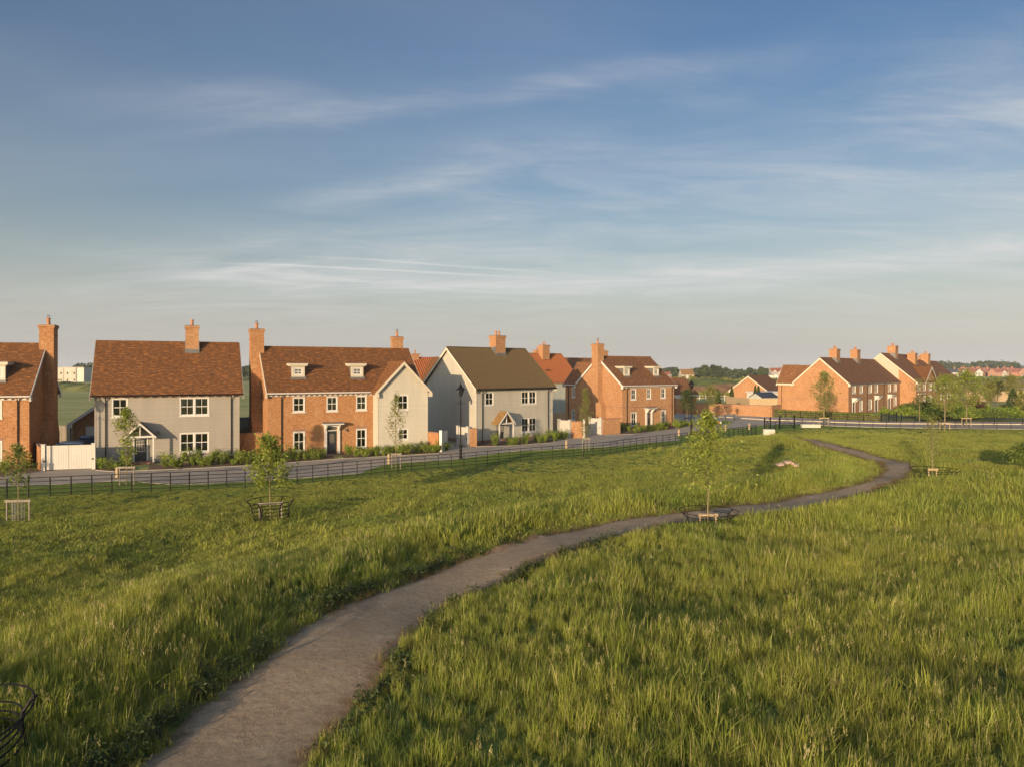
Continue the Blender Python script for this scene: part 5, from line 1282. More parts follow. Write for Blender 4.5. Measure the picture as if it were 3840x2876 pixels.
# clipped hedge
t = thing('clipped_hedge', 'long low clipped hedge behind the black railing in front of the brick cottages', 'hedge', (*HB[0], .1))
rg = np.random.default_rng(9); C_ = []; Q = np.array(HB); ss = np.r_[0, np.cumsum(np.hypot(*np.diff(Q, axis=0).T))]
mb = MB()
for a, b in zip(Q[:-1], Q[1:]):
    d = b-a; L = np.hypot(*d); d = d/L; nn = np.array([-d[1], d[0]]); m_ = int(L*480); s_ = rg.uniform(0, L, m_); w_ = rg.uniform(0, 1, m_); z_ = rg.uniform(0, 1, m_); side = rg.random(m_) < .5
    w_ = np.where(side, rg.choice([0,1], m_)*.9, w_*.9)+rg.normal(0,.03,m_); z_ = np.where(side, z_*.95, .95+rg.normal(0,.04,m_))
    C_.append(np.stack([a[0]-Q[0][0]+d[0]*s_+nn[0]*(w_+.35), a[1]-Q[0][1]+d[1]*s_+nn[1]*(w_+.35), z_], 1))
    mb.obox((((a+b)/2-Q[0])+nn*.8).tolist(), d.tolist(), .36, L/2, 0, .84)
mb.build('hedge_core', M['darkbark'], t); lf = MB(); lf.leaves(np.vstack(C_), .085, rg); lf.build('foliage', M['leaf_shrub'], t)
# bed shrubs
def leafy(seed, nst, hgt, mat):
    rg = np.random.default_rng(seed); t = thing('bed_shrub', 'x', 'shrub', (0,0,-50)); s = MB(); C_ = []
    for k in range(nst):
        a = rg.uniform(0, 6.28); rr = rg.uniform(.12, .42); top = np.array([math.cos(a)*rr, math.sin(a)*rr, hgt*rg.uniform(.6, 1.05)]); s.tube((math.cos(a)*.04, math.sin(a)*.04, -.03), tuple(top), .009, .003, 4)
        m_ = 42; kk = rg.uniform(.15, 1.05, m_)[:,None]; C_.append(top*kk+rg.normal(0, .075, (m_,3)))
    s.build('stem', M['darkbark'], t); lf = MB(); C_ = np.vstack(C_); C_[:,2] = np.abs(C_[:,2]); lf.leaves(C_, .062, rg, up=.2, squash=.8); lf.build('foliage', M[mat], t)
    return t
SH = [leafy(70, 10, .85, 'leaf_shrub'), leafy(71, 7, 1.0, 'leaf_yg'), leafy(72, 12, .7, 'leaf_shrub'), leafy(73, 8, .9, 'leaf_g')]
used = [False]*4
UPW = np.array([(-75,41)]+G(upper)[:-1])
def bedrow(f, u0, u1, wlo, whi, n_, label, group):
    for i in range(n_):
        u = u0+(u1-u0)*(i+.5)/n_+rs.uniform(-.12,.12); 
        we = whi
        while we > -4.5 and f.pt(u, we)[1] > np.interp(f.pt(u, we)[0], UPW[:,0], UPW[:,1])+.42: we -= .1
        we = min(we, wlo+.4); w = we+(whi-we)*(rs.random()**1.7); x, y = f.pt(u, w); v = rs.choice([0,0,1,2,2,3]); s = rs.uniform(.7, 1.15)
        if not used[v]: o = SH[v]; used[v] = True; o.location = (x,y,.03); o['label'] = label; o['group'] = group; o.scale = (s,s,s)
        else: dup(SH[v], (x,y,.03), rs.uniform(0,6.28), label, group, (s,s,s*rs.uniform(.85,1.15)))
bedrow(f1, 6.5, 12.5, -1.6, -.5, 12, 'leafy shrub in the bed in front of the brick house at the left edge', 'shrubs in front of the left edge house')
bedrow(f2, .1, 2.7, -1.3, -.4, 9, 'leafy shrub in the bed left of the stone grey house porch', 'shrubs left of the grey house porch')
bedrow(f2, 4.6, 10.6, -1.35, -.35, 36, 'leafy shrub in the long bed right of the stone grey house porch', 'shrubs right of the grey house porch')
bedrow(f3, -2.2, 4.2, -1.5, -.4, 26, 'leafy shrub in the bed left of the wide brick house door', 'shrubs left of the wide brick house door')
bedrow(f3, 6.2, 9.0, -1.7, -.5, 12, 'leafy shrub in the bed between the wide brick house door and its boarded wing', 'shrubs right of the wide brick house door')
bedrow(f3, 9.1, 15.4, -2.5, -1.75, 27, 'leafy shrub in the bed in front of the boarded gable wing', 'shrubs in front of the boarded wing')
bedrow(f4, .1, 3.6, -1.2, -.4, 10, 'leafy shrub in the bed left of the porch of the middle boarded house', 'shrubs left of the middle house porch')
bedrow(f4, 5.1, 10.6, -1.2, -.4, 22, 'leafy shrub in the bed right of the porch of the middle boarded house', 'shrubs right of the middle house porch')
bedrow(f5, -3.1, 4.6, -1.6, -.5, 26, 'leafy shrub in the bed left of the door of the house with the sunlit gable', 'shrubs left of the sunlit gable house door')
bedrow(f5, 6.6, 11.6, -1.6, -.4, 19, 'leafy shrub in the bed right of the door of the house with the sunlit gable', 'shrubs right of the sunlit gable house door')
# ---------------------------------------------------------------- far country
def mound(name, X0, X1, D, top, dep, mat, base=0.0, k='structure', seed=1):
    """a grassy or bare bank from picture column X0 to X1 at distance D"""
    xa, xb = (X0-CX)/F*D, (X1-CX)/F*D; n_ = 60; m_ = 10; rg = np.random.default_rng(seed); V_ = []; Fq = []
    ph = rg.uniform(0, 6, 4)
    for j in range(m_+1):
        for i in range(n_+1):
            a = i/n_; b = j/m_; e = min(1, min(a, 1-a)*5)**.6*math.sin(math.pi*b)**.8
            hgt = top*e*(1+.18*math.sin(a*9+ph[0])+.1*math.sin(a*23+ph[1])+.05*math.sin(a*41+b*7+ph[2])); V_.append((xa+(xb-xa)*a, D+dep*(b-.5)*1.0, base+max(0,hgt)-.05))
    for j in range(m_):
        for i in range(n_): a = j*(n_+1)+i; Fq.append((a, a+1, a+n_+2, a+n_+1))
    me = bpy.data.meshes.new(name); me.from_pydata(V_, [], Fq); me.update(); me.polygons.foreach_set('use_smooth', [True]*len(Fq)); me.materials.append(mat); o = bpy.data.objects.new(name, me); col.objects.link(o); return kind(o, k)
def terr(name, a, b, sc=.15):
    m, nt, out = newmat(name); n = N(nt); p = n.pos(); c = n.mix(n.ramp(n.noise(p, sc, 6, .65), [(.4,0.0),(.6,1.0)]), a, b); n.l(n.bsdf(c, .95, normal=n.bump(n.noise(p, sc*6, 5, .7), 1.0, 1.0), spec=.1), out.inputs[0]); return m
M['soil'] = terr('bare_soil', (.23,.13,.07), (.30,.19,.10)); M['bank'] = terr('rough_grass_bank', (.18,.21,.06), (.28,.27,.10)); M['tansoil'] = terr('tan_soil', (.36,.26,.14), (.15,.15,.06)); M['greenbank'] = terr('green_bank', (.10,.14,.04), (.17,.20,.06), .25)
mound('spoil_heap', 2580, 2780, 215, 2.7, 40, M['soil'], seed=2)
mound('grass_bank', 2500, 3100, 300, 3.4, 50, M['greenbank'], seed=3)
mound('grass_bank', 180, 420, 260, 2.6, 30, M['bank'], seed=4)
mound('spoil_heap', 3630, 3860, 240, 2.2, 40, M['tansoil'], seed=5)
mound('spoil_heap', 3600, 4000, 330, 2.4, 50, M['tansoil'], seed=6)
mound('grass_bank', 3560, 4100, 420, 1.8, 50, M['greenbank'], seed=7)
mound('distant_hill', 3300, 4700, 1500, 14, 500, M['greenbank'], seed=9)
mound('distant_hill', -2500, 1200, 1900, 8, 500, M['greenbank'], seed=11)
def canopy(name, X0, X1, D, dep, hlo, hhi, n_, ls, mat, seed, nlf=26):
    """a far wood that reads as one mass of crowns"""
    rg = np.random.default_rng(seed); C_ = []
    for i in range(n_):
        X = X0+(X1-X0)*(i+rg.random())/n_; d = D+rg.uniform(-dep, dep); x = (X-CX)/F*d; ht = rg.uniform(hlo, hhi); r = ht*rg.uniform(.35,.6)
        for k in range(5):
            o = rg.normal(0, .35*r, 3); u_ = rg.normal(size=(nlf*2,3)); u_ /= np.linalg.norm(u_, axis=1)[:,None]; u_ *= rg.uniform(.8,1.05,(nlf*2,1))
            q_ = np.array([x, d, ht-r*.62])+o*np.array([1,1,.5])+u_*np.array([r*.6, r*.6, r*.5]); C_.append(q_)
        m_ = nlf; C_.append(np.stack([x+rg.normal(0,r*.6,m_), d+rg.normal(0,r*.5,m_), rg.uniform(0, ht*.6, m_)], 1))
    mb = MB(); mb.leaves(np.vstack(C_), ls, rg, up=.1); return kind(mb.build(name, M[mat], None), 'stuff')
canopy('woodland', 2380, 3000, 620, 60, 4.5, 9.0, 90, 1.3, 'leaf_far', 101)
canopy('woodland', 2950, 3300, 900, 60, 5, 10, 40, 1.6, 'leaf_far', 102)
canopy('woodland', 3500, 3810, 1050, 60, 14, 19.5, 60, 2.0, 'leaf_far', 103)
canopy('woodland', 3790, 4100, 1300, 80, 8, 13, 30, 2.0, 'leaf_far', 111)
canopy('woodland', -300, 1250, 1100, 90, 6, 12, 90, 2.0, 'leaf_far', 104)
canopy('woodland', 270, 340, 700, 20, 9, 14, 8, 1.3, 'leaf_far', 105)
canopy('woodland', 900, 960, 500, 20, 7, 12, 8, 1.0, 'leaf_far', 106)
canopy('scrub', 2480, 3080, 330, 22, 2.2, 4.2, 90, .6, 'leaf_olive', 107, 14)
canopy('scrub', 3600, 4000, 430, 16, 2.4, 3.5, 70, .7, 'leaf_g', 108, 14)
canopy('scrub', 3620, 3960, 250, 14, 1.2, 2.6, 36, .45, 'leaf_olive', 109, 14)
canopy('scrub', 2560, 2800, 190, 8, .8, 1.6, 30, .35, 'leaf_olive', 110, 12)
def fartree(label, X, D, r, h_, seed):
    rg = np.random.default_rng(seed); x = (X-CX)/F*D; t = thing('broadleaf_tree', label, 'tree', (x, D, 0)); C_ = []
    for k in range(16):
        a = rg.uniform(0,6.28); zz_ = rg.uniform(.3,.86); q0 = np.array([math.cos(a)*r*.55*math.sin(zz_*3.0), math.sin(a)*r*.55*math.sin(zz_*3.0), h_*zz_]); u_ = rg.normal(size=(150,3)); u_ /= np.linalg.norm(u_,axis=1)[:,None]; C_.append(q0+u_*rg.uniform(.75,1.05,(150,1))*r*rg.uniform(.3,.42))
    mb = MB(); mb.leaves(np.vstack(C_), .6, rg, up=.1); mb.build('crown', M['leaf_far'], t); s = MB(); s.tube((0,0,0),(0,0,h_*.5),.5,.25,8); s.build('trunk', M['darkbark'], t)
fartree('big dark skyline tree, left one of the tall pair above the carport', 2640, 430, 4.5, 11.8, 201)
fartree('big dark skyline tree, right one of the tall pair above the carport', 2684, 430, 5.0, 12.0, 202)
fartree('rounded dark tree on the skyline far beyond the garage with the white verge', 2860, 520, 4.5, 9.5, 203)
fartree('dark tree on the far skyline just left of the brick cottages', 2812, 560, 4.0, 9.0, 204)
# far estate at the right
def farhouse(label, X0, X1, D, base, ze, zr, wall, roof, dp=8, th=0, gable=None, gw='cladgrey', wins=2, chim=1, nm='estate_house'):
    xa, xb = (X0-CX)/F*D, (X1-CX)/F*D; W_ = xb-xa; t = thing(nm, label, 'house', (xa, D, base), R(th))
    wn = []
    for i in range(wins):
        u = W_*(i+.5)/wins if not gable else None
        if u is None: continue
        wn += [(u-.7, u+.7, 3.1, 4.4), (u-.7, u+.7, .8, 2.2)]
    if gable:
        for s in gable:
            pass
    gabled(t, 0, W_, 0, dp, ze, zr, .3, (.2,.2), wall=wall, roof=roof, bargemat='white')
    def fw(a, b, c, d, y=-.02):
        m_ = MB(); m_.box(a, b, y-.06, y, c, d); w_ = m_.build('window', M['white'], t); g_ = MB(); g_.box(a+.15, (a+b)/2-.06, y-.08, y-.061, c+.15, d-.15); g_.box((a+b)/2+.06, b-.15, y-.08, y-.061, c+.15, d-.15); g_.build('pane', M['slate'], w_)
    for a, b, c, d in wn: fw(a, b, c, d)
    for (a, b) in (gable or []):
        a, b = a*W_, b*W_; half = (b-a)/2; zr2 = ze+half*.95
        gabled(t, a, b, -1.2, 3, ze, min(zr2, zr), .3, (.2,0), axis='y', wall=gw, roof=roof, bargemat='white', bargeends=(0,), skip=('back',)); c_ = (a+b)/2
        fw(c_-1.2, c_+1.2, 3.0, 4.5, -1.22); fw(c_-1.0, c_+1.0, .7, 2.2, -1.22)
    if gable:
        g0 = sorted(gable); u0 = g0[0][1]*W_; u1 = (g0[1][0] if len(g0) > 1 else 1.0)*W_
        for k_ in (0,1):
            c_ = u0+(u1-u0)*(.25+.5*k_); fw(c_-.8, c_+.8, 3.0, 4.4); fw(c_-.8, c_+.8, .6, 2.1)
    for i in range(chim): u = W_*(.15+.7*i/max(1, chim-1)) if chim > 1 else W_*.8; stack(t, u, dp/2, 1.3, 1.0, zr-.8, zr+1.8, 2, bands=False, mat='farbrick')
    return t
X7 = lambda x: px(7, x)
farhouse('far house with a blue grey slate roof just right of the terrace roofs', X7(315), X7(590), 800, -.5, 5.3, 9.3, 'farcream', 'slate', th=0)
farhouse('far pair with two pale green gables and a red roof between them', X7(620), X7(1125), 816, -.5, 5.2, 9.6, 'farbrick', 'redroof', gable=[(0,.34),(.66,1)], gw='cladgrey', chim=2)
farhouse('far brick house with one brick gable, just right of the pale green gables', X7(1245), X7(1590), 816, -.5, 5.2, 9.8, 'farbrick', 'redroof', gable=[(0,.45)], gw='farbrick', chim=2)
farhouse('far house with two white gables between two brick houses', X7(1570), X7(1795), 822, -.5, 5.0, 8.6, 'farcream', 'redroof', gable=[(0,.42),(.58,1)], gw='farcream', chim=1)
farhouse('rightmost far brick house with a red roof and a gable at the edge', X7(1795), X7(2250), 816, -.5, 5.2, 9.8, 'farbrick', 'redroof', gable=[(.36,.72)], gw='farbrick', chim=2)
farhouse('far red roofed house behind the gap between pale green gables and brick gable', X7(1050), X7(1330), 850, -.5, 6.0, 10.8, 'farbrick', 'redroof', chim=2)
farhouse('far red roof peeping above the pale green gabled pair', X7(700), X7(1000), 870, -.5, 6.0, 10.9, 'farbrick', 'redroof', chim=2)
farhouse('far red roof rising behind the two white gables', X7(1640), X7(1900), 860, -.5, 6.0, 10.9, 'farbrick', 'redroof', chim=2)
farhouse('far tan roofed house on the skyline behind the dark garage roof', px(4,1515), px(4,1665), 420, 0, 4.6, 7.8, 'farcream', 'thatch', chim=0)
farhouse('far low house with a reddish roof among trees behind the dormer house', px(4,1312), px(4,1385), 430, 0, 3.2, 6.2, 'farbrick', 'redroof', chim=0)
farhouse('far pale house with twin white gables on the skyline left of the cottages', px(5,830), px(5,975), 560, 0, 5.4, 9.0, 'farcream', 'redroof', gable=[(0,.45),(.55,1)], gw='farcream', chim=0)
for i, (a, b, D, hh_, mt, lb) in enumerate([((px(4,1755)), px(4,2154), 640, 3.2, 'farcream', 'long low pale shed roofs on the skyline beyond the spoil heap'), (px(5,515), px(5,650), 640, 4.5, 'farcream', 'pale farm buildings on the skyline above the garage gable'), (px(5,785), px(5,935), 520, 5.0, 'white', 'plain white shed on the skyline left of the cottages')]):
    xa, xb = (a-CX)/F*D, (b-CX)/F*D; t = thing('farm_shed', lb, 'shed', (xa, D, 0)); n_ = 5 if i == 0 else 2
    for k in range(n_):
        w_ = (xb-xa)/n_; gabled(t, k*w_+.3, (k+1)*w_-.3, (k % 2)*3, 9, hh_*(.7+.12*(k % 3)), hh_*(1+.2*(k % 2)), .3, (.2,.2), wall=mt, roof=('farcream' if i != 1 else 'redroof'))
# white block building far left
D = 450; xa, xb = (px(1,455)-CX)/F*D, (px(1,660)-CX)/F*D
t = thing('white_block_building', 'boxy two storey white building in the field far behind the left gates', 'building', (xa, D, 0), 0); W_ = xb-xa; z1 = H+(HY-py(1,526))*D/F
hs = []
for X in (528, 583, 641):
    u = (px(1,X)-CX)/F*D-xa; hs.append((u-.5, u+.5, z1-4.2, z1-2.9))
for X in (508, 527, 583, 641):
    u = (px(1,X)-CX)/F*D-xa; hs.append((u-.45, u+.45, z1-8.4, z1-7.2))
p = MB(); panel(p, (0,0,0),(1,0,0),(0,-1,0), 0, W_, -1, z1, holes=hs, reveal=.2); p.box(0, W_, .3, 12, -1, z1-.01); p.build('wall', M['farcream'], t)
for h_ in hs: w_ = MB(); w_.box(h_[0], h_[1], .2, .29, h_[2], h_[3]); w_.build('window', M['cardark'], t)
p = MB(); p.box(W_+.01, W_+4.5, .3, 12, -1, z1-.05); p.build('grey_end_bay', M['cladgrey'], t); p = MB(); p.box(-.2, W_+4.6, -.2, 12.2, z1, z1+.3); p.build('parapet', M['lead'], t)
for X in (550, 655): u = (px(1,X)-CX)/F*D-xa; p = MB(); p.box(u-.08, u+.08, -.1, -.01, 0, z1-.3); p.build('downpipe', M['black'], t)
# pylons
def pylon(label, X, D, h_):
    x = (X-CX)/F*D; t = thing('electricity_pylon', label, 'pylon', (x, D, 0)); b = MB(); w0, w1 = h_*.09, h_*.015
    for s1, s2 in ((-1,-1),(1,-1),(1,1),(-1,1)): b.tube((s1*w0, s2*w0, 0), (s1*w1, s2*w1, h_), .22, .16, 4)
    for k in range(9):
        za, zb = h_*k/9, h_*(k+1)/9; wa, wb = w0+(w1-w0)*k/9, w0+(w1-w0)*(k+1)/9
        b.tube((-wa,-wa,za),(wb,-wb,zb),.12,n=4); b.tube((wa,-wa,za),(-wb,-wb,zb),.12,n=4)
    b.build('lattice', M['lead'], t); a = MB()
    for z, w_ in ((.97,.13),(.83,.2),(.7,.16)): a.tube((-h_*w_,0,h_*z),(h_*w_,0,h_*z),.2,n=4)
    a.build('cross_arms', M['lead'], t)
pylon('electricity pylon above the wood behind the far estate', px(7,1572), 1600, 32)
pylon('fainter distant electricity pylon beside the end of the terrace roofs', px(7,500), 2300, 31)
t = thing('post_and_rail_fence', 'pale post and rail fence in the field in front of the brown spoil heap', 'fence', (*gp(2600,HY+7.2*F/170), 0)); o = Vector((*gp(2600,HY+7.2*F/170), 0))
p = MB(); e_ = gp(2790, HY+7.2*F/165); dv = Vector((e_[0],e_[1],0))-o
for k in range(9): q_ = dv*k/8; p.box(q_.x-.1,q_.x+.1,q_.y-.1,q_.y+.1,0,1.5)
p.build('post', M['paleconc'], t); p = MB()
for z in (.6,1.2): p.tube((0,0,z), tuple(dv+Vector((0,0,z))), .05)
p.build('rail', M['paleconc'], t)
# ---------------------------------------------------------------- meadow grass
def blades(n_, hgt, wid, spread, rg, lean=.35, seg=3, heads=0, headmat=False):
    V_, F_, A_, B_ = [], [], [], []
    for k in range(n_):
        a = rg.uniform(0, 6.28); r0 = spread*math.sqrt(rg.random()); x, y = math.cos(a)*r0, math.sin(a)*r0; la = rg.uniform(0, 6.28); ln = lean*abs(rg.normal(0, 1))*hgt; h_ = hgt*rg.uniform(.55, 1.1); w_ = wid*rg.uniform(.6,1.3); fa = rg.uniform(0, 6.28)
        head = k < heads
        if head: h_ = hgt*rg.uniform(1.1, 1.45); ln *= .5; w_ = wid*.4
        i = len(V_); dx, dy = math.cos(fa)*w_/2, math.sin(fa)*w_/2; col_ = rg.random()
        for s in range(seg+1):
            t = s/seg; cx_ = x+math.cos(la)*ln*t*t; cy_ = y+math.sin(la)*ln*t*t; z = h_*(t-.18*t*t*min(1, ln/h_*1.5)); ww = (1-t**1.6) if not head else .8
            ww = max(ww, .06); V_ += [(cx_-dx*ww, cy_-dy*ww, z), (cx_+dx*ww, cy_+dy*ww, z)]; A_ += [t, t]; B_ += [col_, col_]
        for s in range(seg): j = i+2*s; F_.append((j, j+1, j+3, j+2))
        if head:
            tx, ty, tz = V_[-1][0]+dx, V_[-1][1]+dy, V_[-1][2]
            for q in range(7):
                j = len(V_); oz = -q*.022*hgt/.6; an = rg.uniform(0,6.28); sz = .006+.0022*q*(1 if q < 5 else .5); ox, oy = math.cos(an)*sz*1.4, math.sin(an)*sz*1.4
                V_ += [(tx+ox-sz*.5, ty+oy, tz+oz), (tx+ox, ty+oy+sz*.5, tz+oz-.012), (tx+ox+sz*.5, ty+oy, tz+oz+.004), (tx+ox*1.3, ty+oy*1.3, tz+oz+.03)]
                F_.append((j, j+1, j+2, j+3)); A_ += [1.6]*4; B_ += [col_]*4
    me = bpy.data.meshes.new('grass_tuft'); me.from_pydata(V_, [], F_); me.update()
    at = me.attributes.new('tip', 'FLOAT', 'POINT'); at.data.foreach_set('value', A_); at = me.attributes.new('rnd', 'FLOAT', 'POINT'); at.data.foreach_set('value', B_)
    return me
def grassmat(name, lo, hi, yel, straw):
    m, nt, out = newmat(name); n = N(nt); p = n.pos()
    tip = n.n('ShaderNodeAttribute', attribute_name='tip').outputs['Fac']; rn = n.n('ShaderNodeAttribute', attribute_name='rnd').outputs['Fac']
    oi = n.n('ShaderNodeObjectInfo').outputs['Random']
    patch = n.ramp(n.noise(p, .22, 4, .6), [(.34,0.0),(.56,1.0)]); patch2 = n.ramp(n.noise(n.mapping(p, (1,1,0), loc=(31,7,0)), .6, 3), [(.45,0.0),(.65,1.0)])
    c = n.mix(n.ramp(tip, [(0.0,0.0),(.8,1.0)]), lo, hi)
    c = n.mix(n.math('MULTIPLY', patch, .5), c, yel)
    pb_ = n.ramp(n.noise(n.mapping(p, (1,1,0), loc=(11,57,0)), .35, 5, .65), [(.50,0.0),(.66,1.0)]); c = n.mix(n.math('MULTIPLY', pb_, .55), c, tuple(x*.55 for x in hi))
    pc_ = n.ramp(n.noise(n.mapping(p, (1,1,0), loc=(71,17,0)), .9, 4, .65), [(.58,0.0),(.70,1.0)]); c = n.mix(n.math('MULTIPLY', n.math('MULTIPLY', pc_, tip), .5), c, (.30,.22,.10))
    c = n.mix(n.math('MULTIPLY', n.math('MULTIPLY', patch2, n.math('POWER', oi, 2.0)), .5), c, tuple(x*.6 for x in lo))
    c = n.mix(n.math('GREATER_THAN', rn, .90), c, straw)
    c = n.mix(n.math('GREATER_THAN', tip, 1.2), c, (.27,.24,.12))
    d = n.bsdf(c, .5, spec=.3); tr = n.n('ShaderNodeBsdfTranslucent'); n.l(n.mix(1.0, c, (1.3,1.2,.5), 'MULTIPLY'), tr.inputs[0])
    mx = n.n('ShaderNodeMixShader'); mx.inputs[0].default_value = .38; n.l(d, mx.inputs[1]); n.l(tr.outputs[0], mx.inputs[2]); n.l(mx.outputs[0], out.inputs[0]); return m
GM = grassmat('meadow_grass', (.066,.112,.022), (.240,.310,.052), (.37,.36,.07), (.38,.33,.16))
GD = grassmat('dry_grass', (.09,.065,.03), (.20,.145,.07), (.17,.14,.06), (.34,.26,.15))
def scatter(name, pts, scl, idxs, meshes, mat, label=None):
    c = bpy.data.collections.new(name+'_tufts')
    for k, me in enumerate(meshes):
        me.materials.clear(); me.materials.append(mat); o = bpy.data.objects.new('%s_tuft_%02d' % (name, k), me); c.objects.link(o)
    me = bpy.data.meshes.new(name); n_ = len(pts); me.vertices.add(n_); me.vertices.foreach_set('co', pts.astype('f').ravel())
    rg = np.random.default_rng(n_); rot = np.stack([rg.normal(0,.08,n_), rg.normal(0,.08,n_), rg.uniform(0,6.283,n_)], 1).astype('f')
    me.attributes.new('rot', 'FLOAT_VECTOR', 'POINT').data.foreach_set('vector', rot.ravel()); me.attributes.new('scl', 'FLOAT', 'POINT').data.foreach_set('value', scl.astype('f')); me.attributes.new('idx', 'INT', 'POINT').data.foreach_set('value', idxs.astype('i'))
    me.materials.append(mat); me.update(); o = bpy.data.objects.new(name, me); col.objects.link(o)
    ng = bpy.data.node_groups.new(name, 'GeometryNodeTree'); ng.interface.new_socket('Geometry', in_out='INPUT', socket_type='NodeSocketGeometry'); ng.interface.new_socket('Geometry', in_out='OUTPUT', socket_type='NodeSocketGeometry')
    nn = ng.nodes; gi = nn.new('NodeGroupInput'); go = nn.new('NodeGroupOutput'); ci = nn.new('GeometryNodeCollectionInfo'); ci.inputs['Collection'].default_value = c; ci.inputs['Separate Children'].default_value = True; ci.inputs['Reset Children'].default_value = True
    ip = nn.new('GeometryNodeInstanceOnPoints'); ip.inputs['Pick Instance'].default_value = True
    def na(nm, ty): a_ = nn.new('GeometryNodeInputNamedAttribute'); a_.data_type = ty; a_.inputs['Name'].default_value = nm; return a_.outputs['Attribute']
    L_ = ng.links.new; L_(gi.outputs[0], ip.inputs['Points']); L_(ci.outputs[0], ip.inputs['Instance']); L_(na('idx','INT'), ip.inputs['Instance Index']); L_(na('rot','FLOAT_VECTOR'), ip.inputs['Rotation']); L_(na('scl','FLOAT'), ip.inputs['Scale']); L_(ip.outputs[0], go.inputs[0])
    md = o.modifiers.new('scatter', 'NODES'); md.node_group = ng
    return kind(o, 'stuff')
rg = np.random.default_rng(77)
near = [blades(44, .34, .011, .18, rg, .55) for _ in range(4)]+[blades(38, .38, .012, .13, rg, .30) for _ in range(3)]+[blades(30, .42, .010, .17, rg, .34, heads=3) for _ in range(3)]
farm = [blades(26, .42, .028, .30, rg, .45, seg=2) for _ in range(5)]+[blades(22, .45, .026, .28, rg, .38, seg=2, heads=1) for _ in range(2)]
short1 = [blades(90, .15, .014, .32, rg, .8, seg=2) for _ in range(4)]; short2 = [blades(60, .15, .026, .40, rg, .8, seg=2) for _ in range(4)]; short3 = [m_.copy() for m_ in short2]
def field(y0, y1, dens):   # random points in the part of the meadow that can be seen, with a margin
    A = []; 
    xw = lambda y: .74*y+6
    area = (xw(y0)+xw(y1))*(y1-y0); n_ = int(area*dens); y = rg.uniform(y0, y1, n_); x = rg.uniform(-1, 1, n_)*xw(y1); k = np.abs(x) < xw(y); return x[k], y[k]
hmap = lambda x, y: .0
def make_field(name, y0, y1, dens, meshes, nplain, s0):
    x, y = field(y0, y1, dens)
    ok = (y < fy(x)-.25) & ~inpoly(x, y, PPOLY); x, y = x[ok], y[ok]
    dl = dist_line(x, y, QL); dr_ = dist_line(x, y, QR); lf = left_of_path(x, y)
    df = (fy(x)-y)*.8
    tall = np.where(lf, .40+.72*np.exp(-((dl-2.0)/1.9)**2), 1.0)
    tall = np.where(lf, np.maximum(tall, 1.0*(1-sst(16, 26, y))), tall)          # long grass also fills the near left
    tall *= .45+.55*sst(1.5, 9, df)
    tall = np.where((y > 45) & (x > 0), tall*.85, tall)
    tall *= np.where(lf & (dl > 5), 1.0, .70+.62*np.clip(.5+.5*np.sin(x*.8+np.sin(y*.5)*2)*np.sin(y*.7+x*.3), 0, 1))
    e = np.minimum(dl, dr_); tall *= np.where(y > 22, np.clip(.18+e*.45, .18, 1), np.clip(.45+e*.9, .45, 1))
    for (gx_, gy_, r_) in ((L2[0],L2[1],1.1),(T3[0],T3[1],1.5),(T8[0],T8[1],1.5),(T9[0],T9[1],1.6),(-8.2,10.6,1.4)):
        tall *= 1-.45*np.exp(-(((x-gx_)**2+(y+.5-gy_)**2)/r_**2)**2)
    tall *= np.where(np.sin(x*2.9+np.sin(y*3.1)*1.7)*np.sin(y*2.3+np.sin(x*1.9)) > .55, 1.28, .95)*rg.uniform(.8, 1.15, len(x))
    lone = sh0 = (rg.random(len(x)) < .035*(1+np.sin(x*.7+y*.3))) & (dl < 14); tall = np.where(lf & lone & (tall < .64), .95, tall); sh = (tall < .64) & (lf | (df < 4)); ns = 4; 
    nm = len(meshes)-ns; hd = rg.random(len(x)) < np.where(lf & (dl < 6), .16, .09)
    idx = np.where(hd, nplain+rg.integers(0, nm-nplain, len(x)), rg.integers(0, nplain, len(x)))
    idx = np.where(sh, nm+rg.integers(0, ns, len(x)), idx); sc = np.where(sh, np.clip(tall/.42, .45, 1.5)*rg.uniform(.85, 1.15, len(x)), tall*s0*rg.uniform(.75, 1.2, len(x)))
    z = hh(x, y)-.03
    return scatter(name, np.stack([x, y, z], 1), sc, idx, meshes, GM)
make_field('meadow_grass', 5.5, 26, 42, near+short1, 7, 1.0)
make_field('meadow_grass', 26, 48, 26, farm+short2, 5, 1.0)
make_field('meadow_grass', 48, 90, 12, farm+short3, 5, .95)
def weed(seed):
    r_ = np.random.default_rng(seed); w_ = MB(); C_ = r_.normal(0, .11, (90,3)); C_[:,2] = np.abs(C_[:,2])*1.3; w_.leaves(C_, .05, r_, up=.5, squash=.7); o = w_.build('weed', None); me_ = o.data; bpy.data.objects.remove(o); return me_
k = rg.integers(0, 160, 2000); sd_ = rg.random(2000) < .5; T_ = np.gradient(QL, axis=0); T_ /= np.linalg.norm(T_, axis=1)[:,None]; NL_ = np.stack([-T_[:,1], T_[:,0]], 1)
o_ = np.abs(rg.normal(.12, .25, 2000)); cl_ = np.sin(k*.8)+np.sin(k*2.1+sd_*2) > -.6
E_ = np.where(sd_[:,None], QL[k]+NL_[k]*o_[:,None], QR[k]-NL_[k]*o_[:,None])+rg.normal(0, .08, (2000,2)); E_ = E_[cl_ & (E_[:,1] > 4) & (E_[:,1] < 26)]; E_ = E_[~inpoly(E_[:,0], E_[:,1], PPOLY) | (rg.random(len(E_)) < .1)]
scatter('path_edge_weeds', np.stack([E_[:,0], E_[:,1], hh(E_[:,0], E_[:,1])], 1), rg.uniform(.5,1.1,len(E_)), rg.integers(0,4,len(E_)), [weed(300+i) for i in range(4)], foliage('weed_leaf', (.035,.055,.018), (.10,.13,.035)))
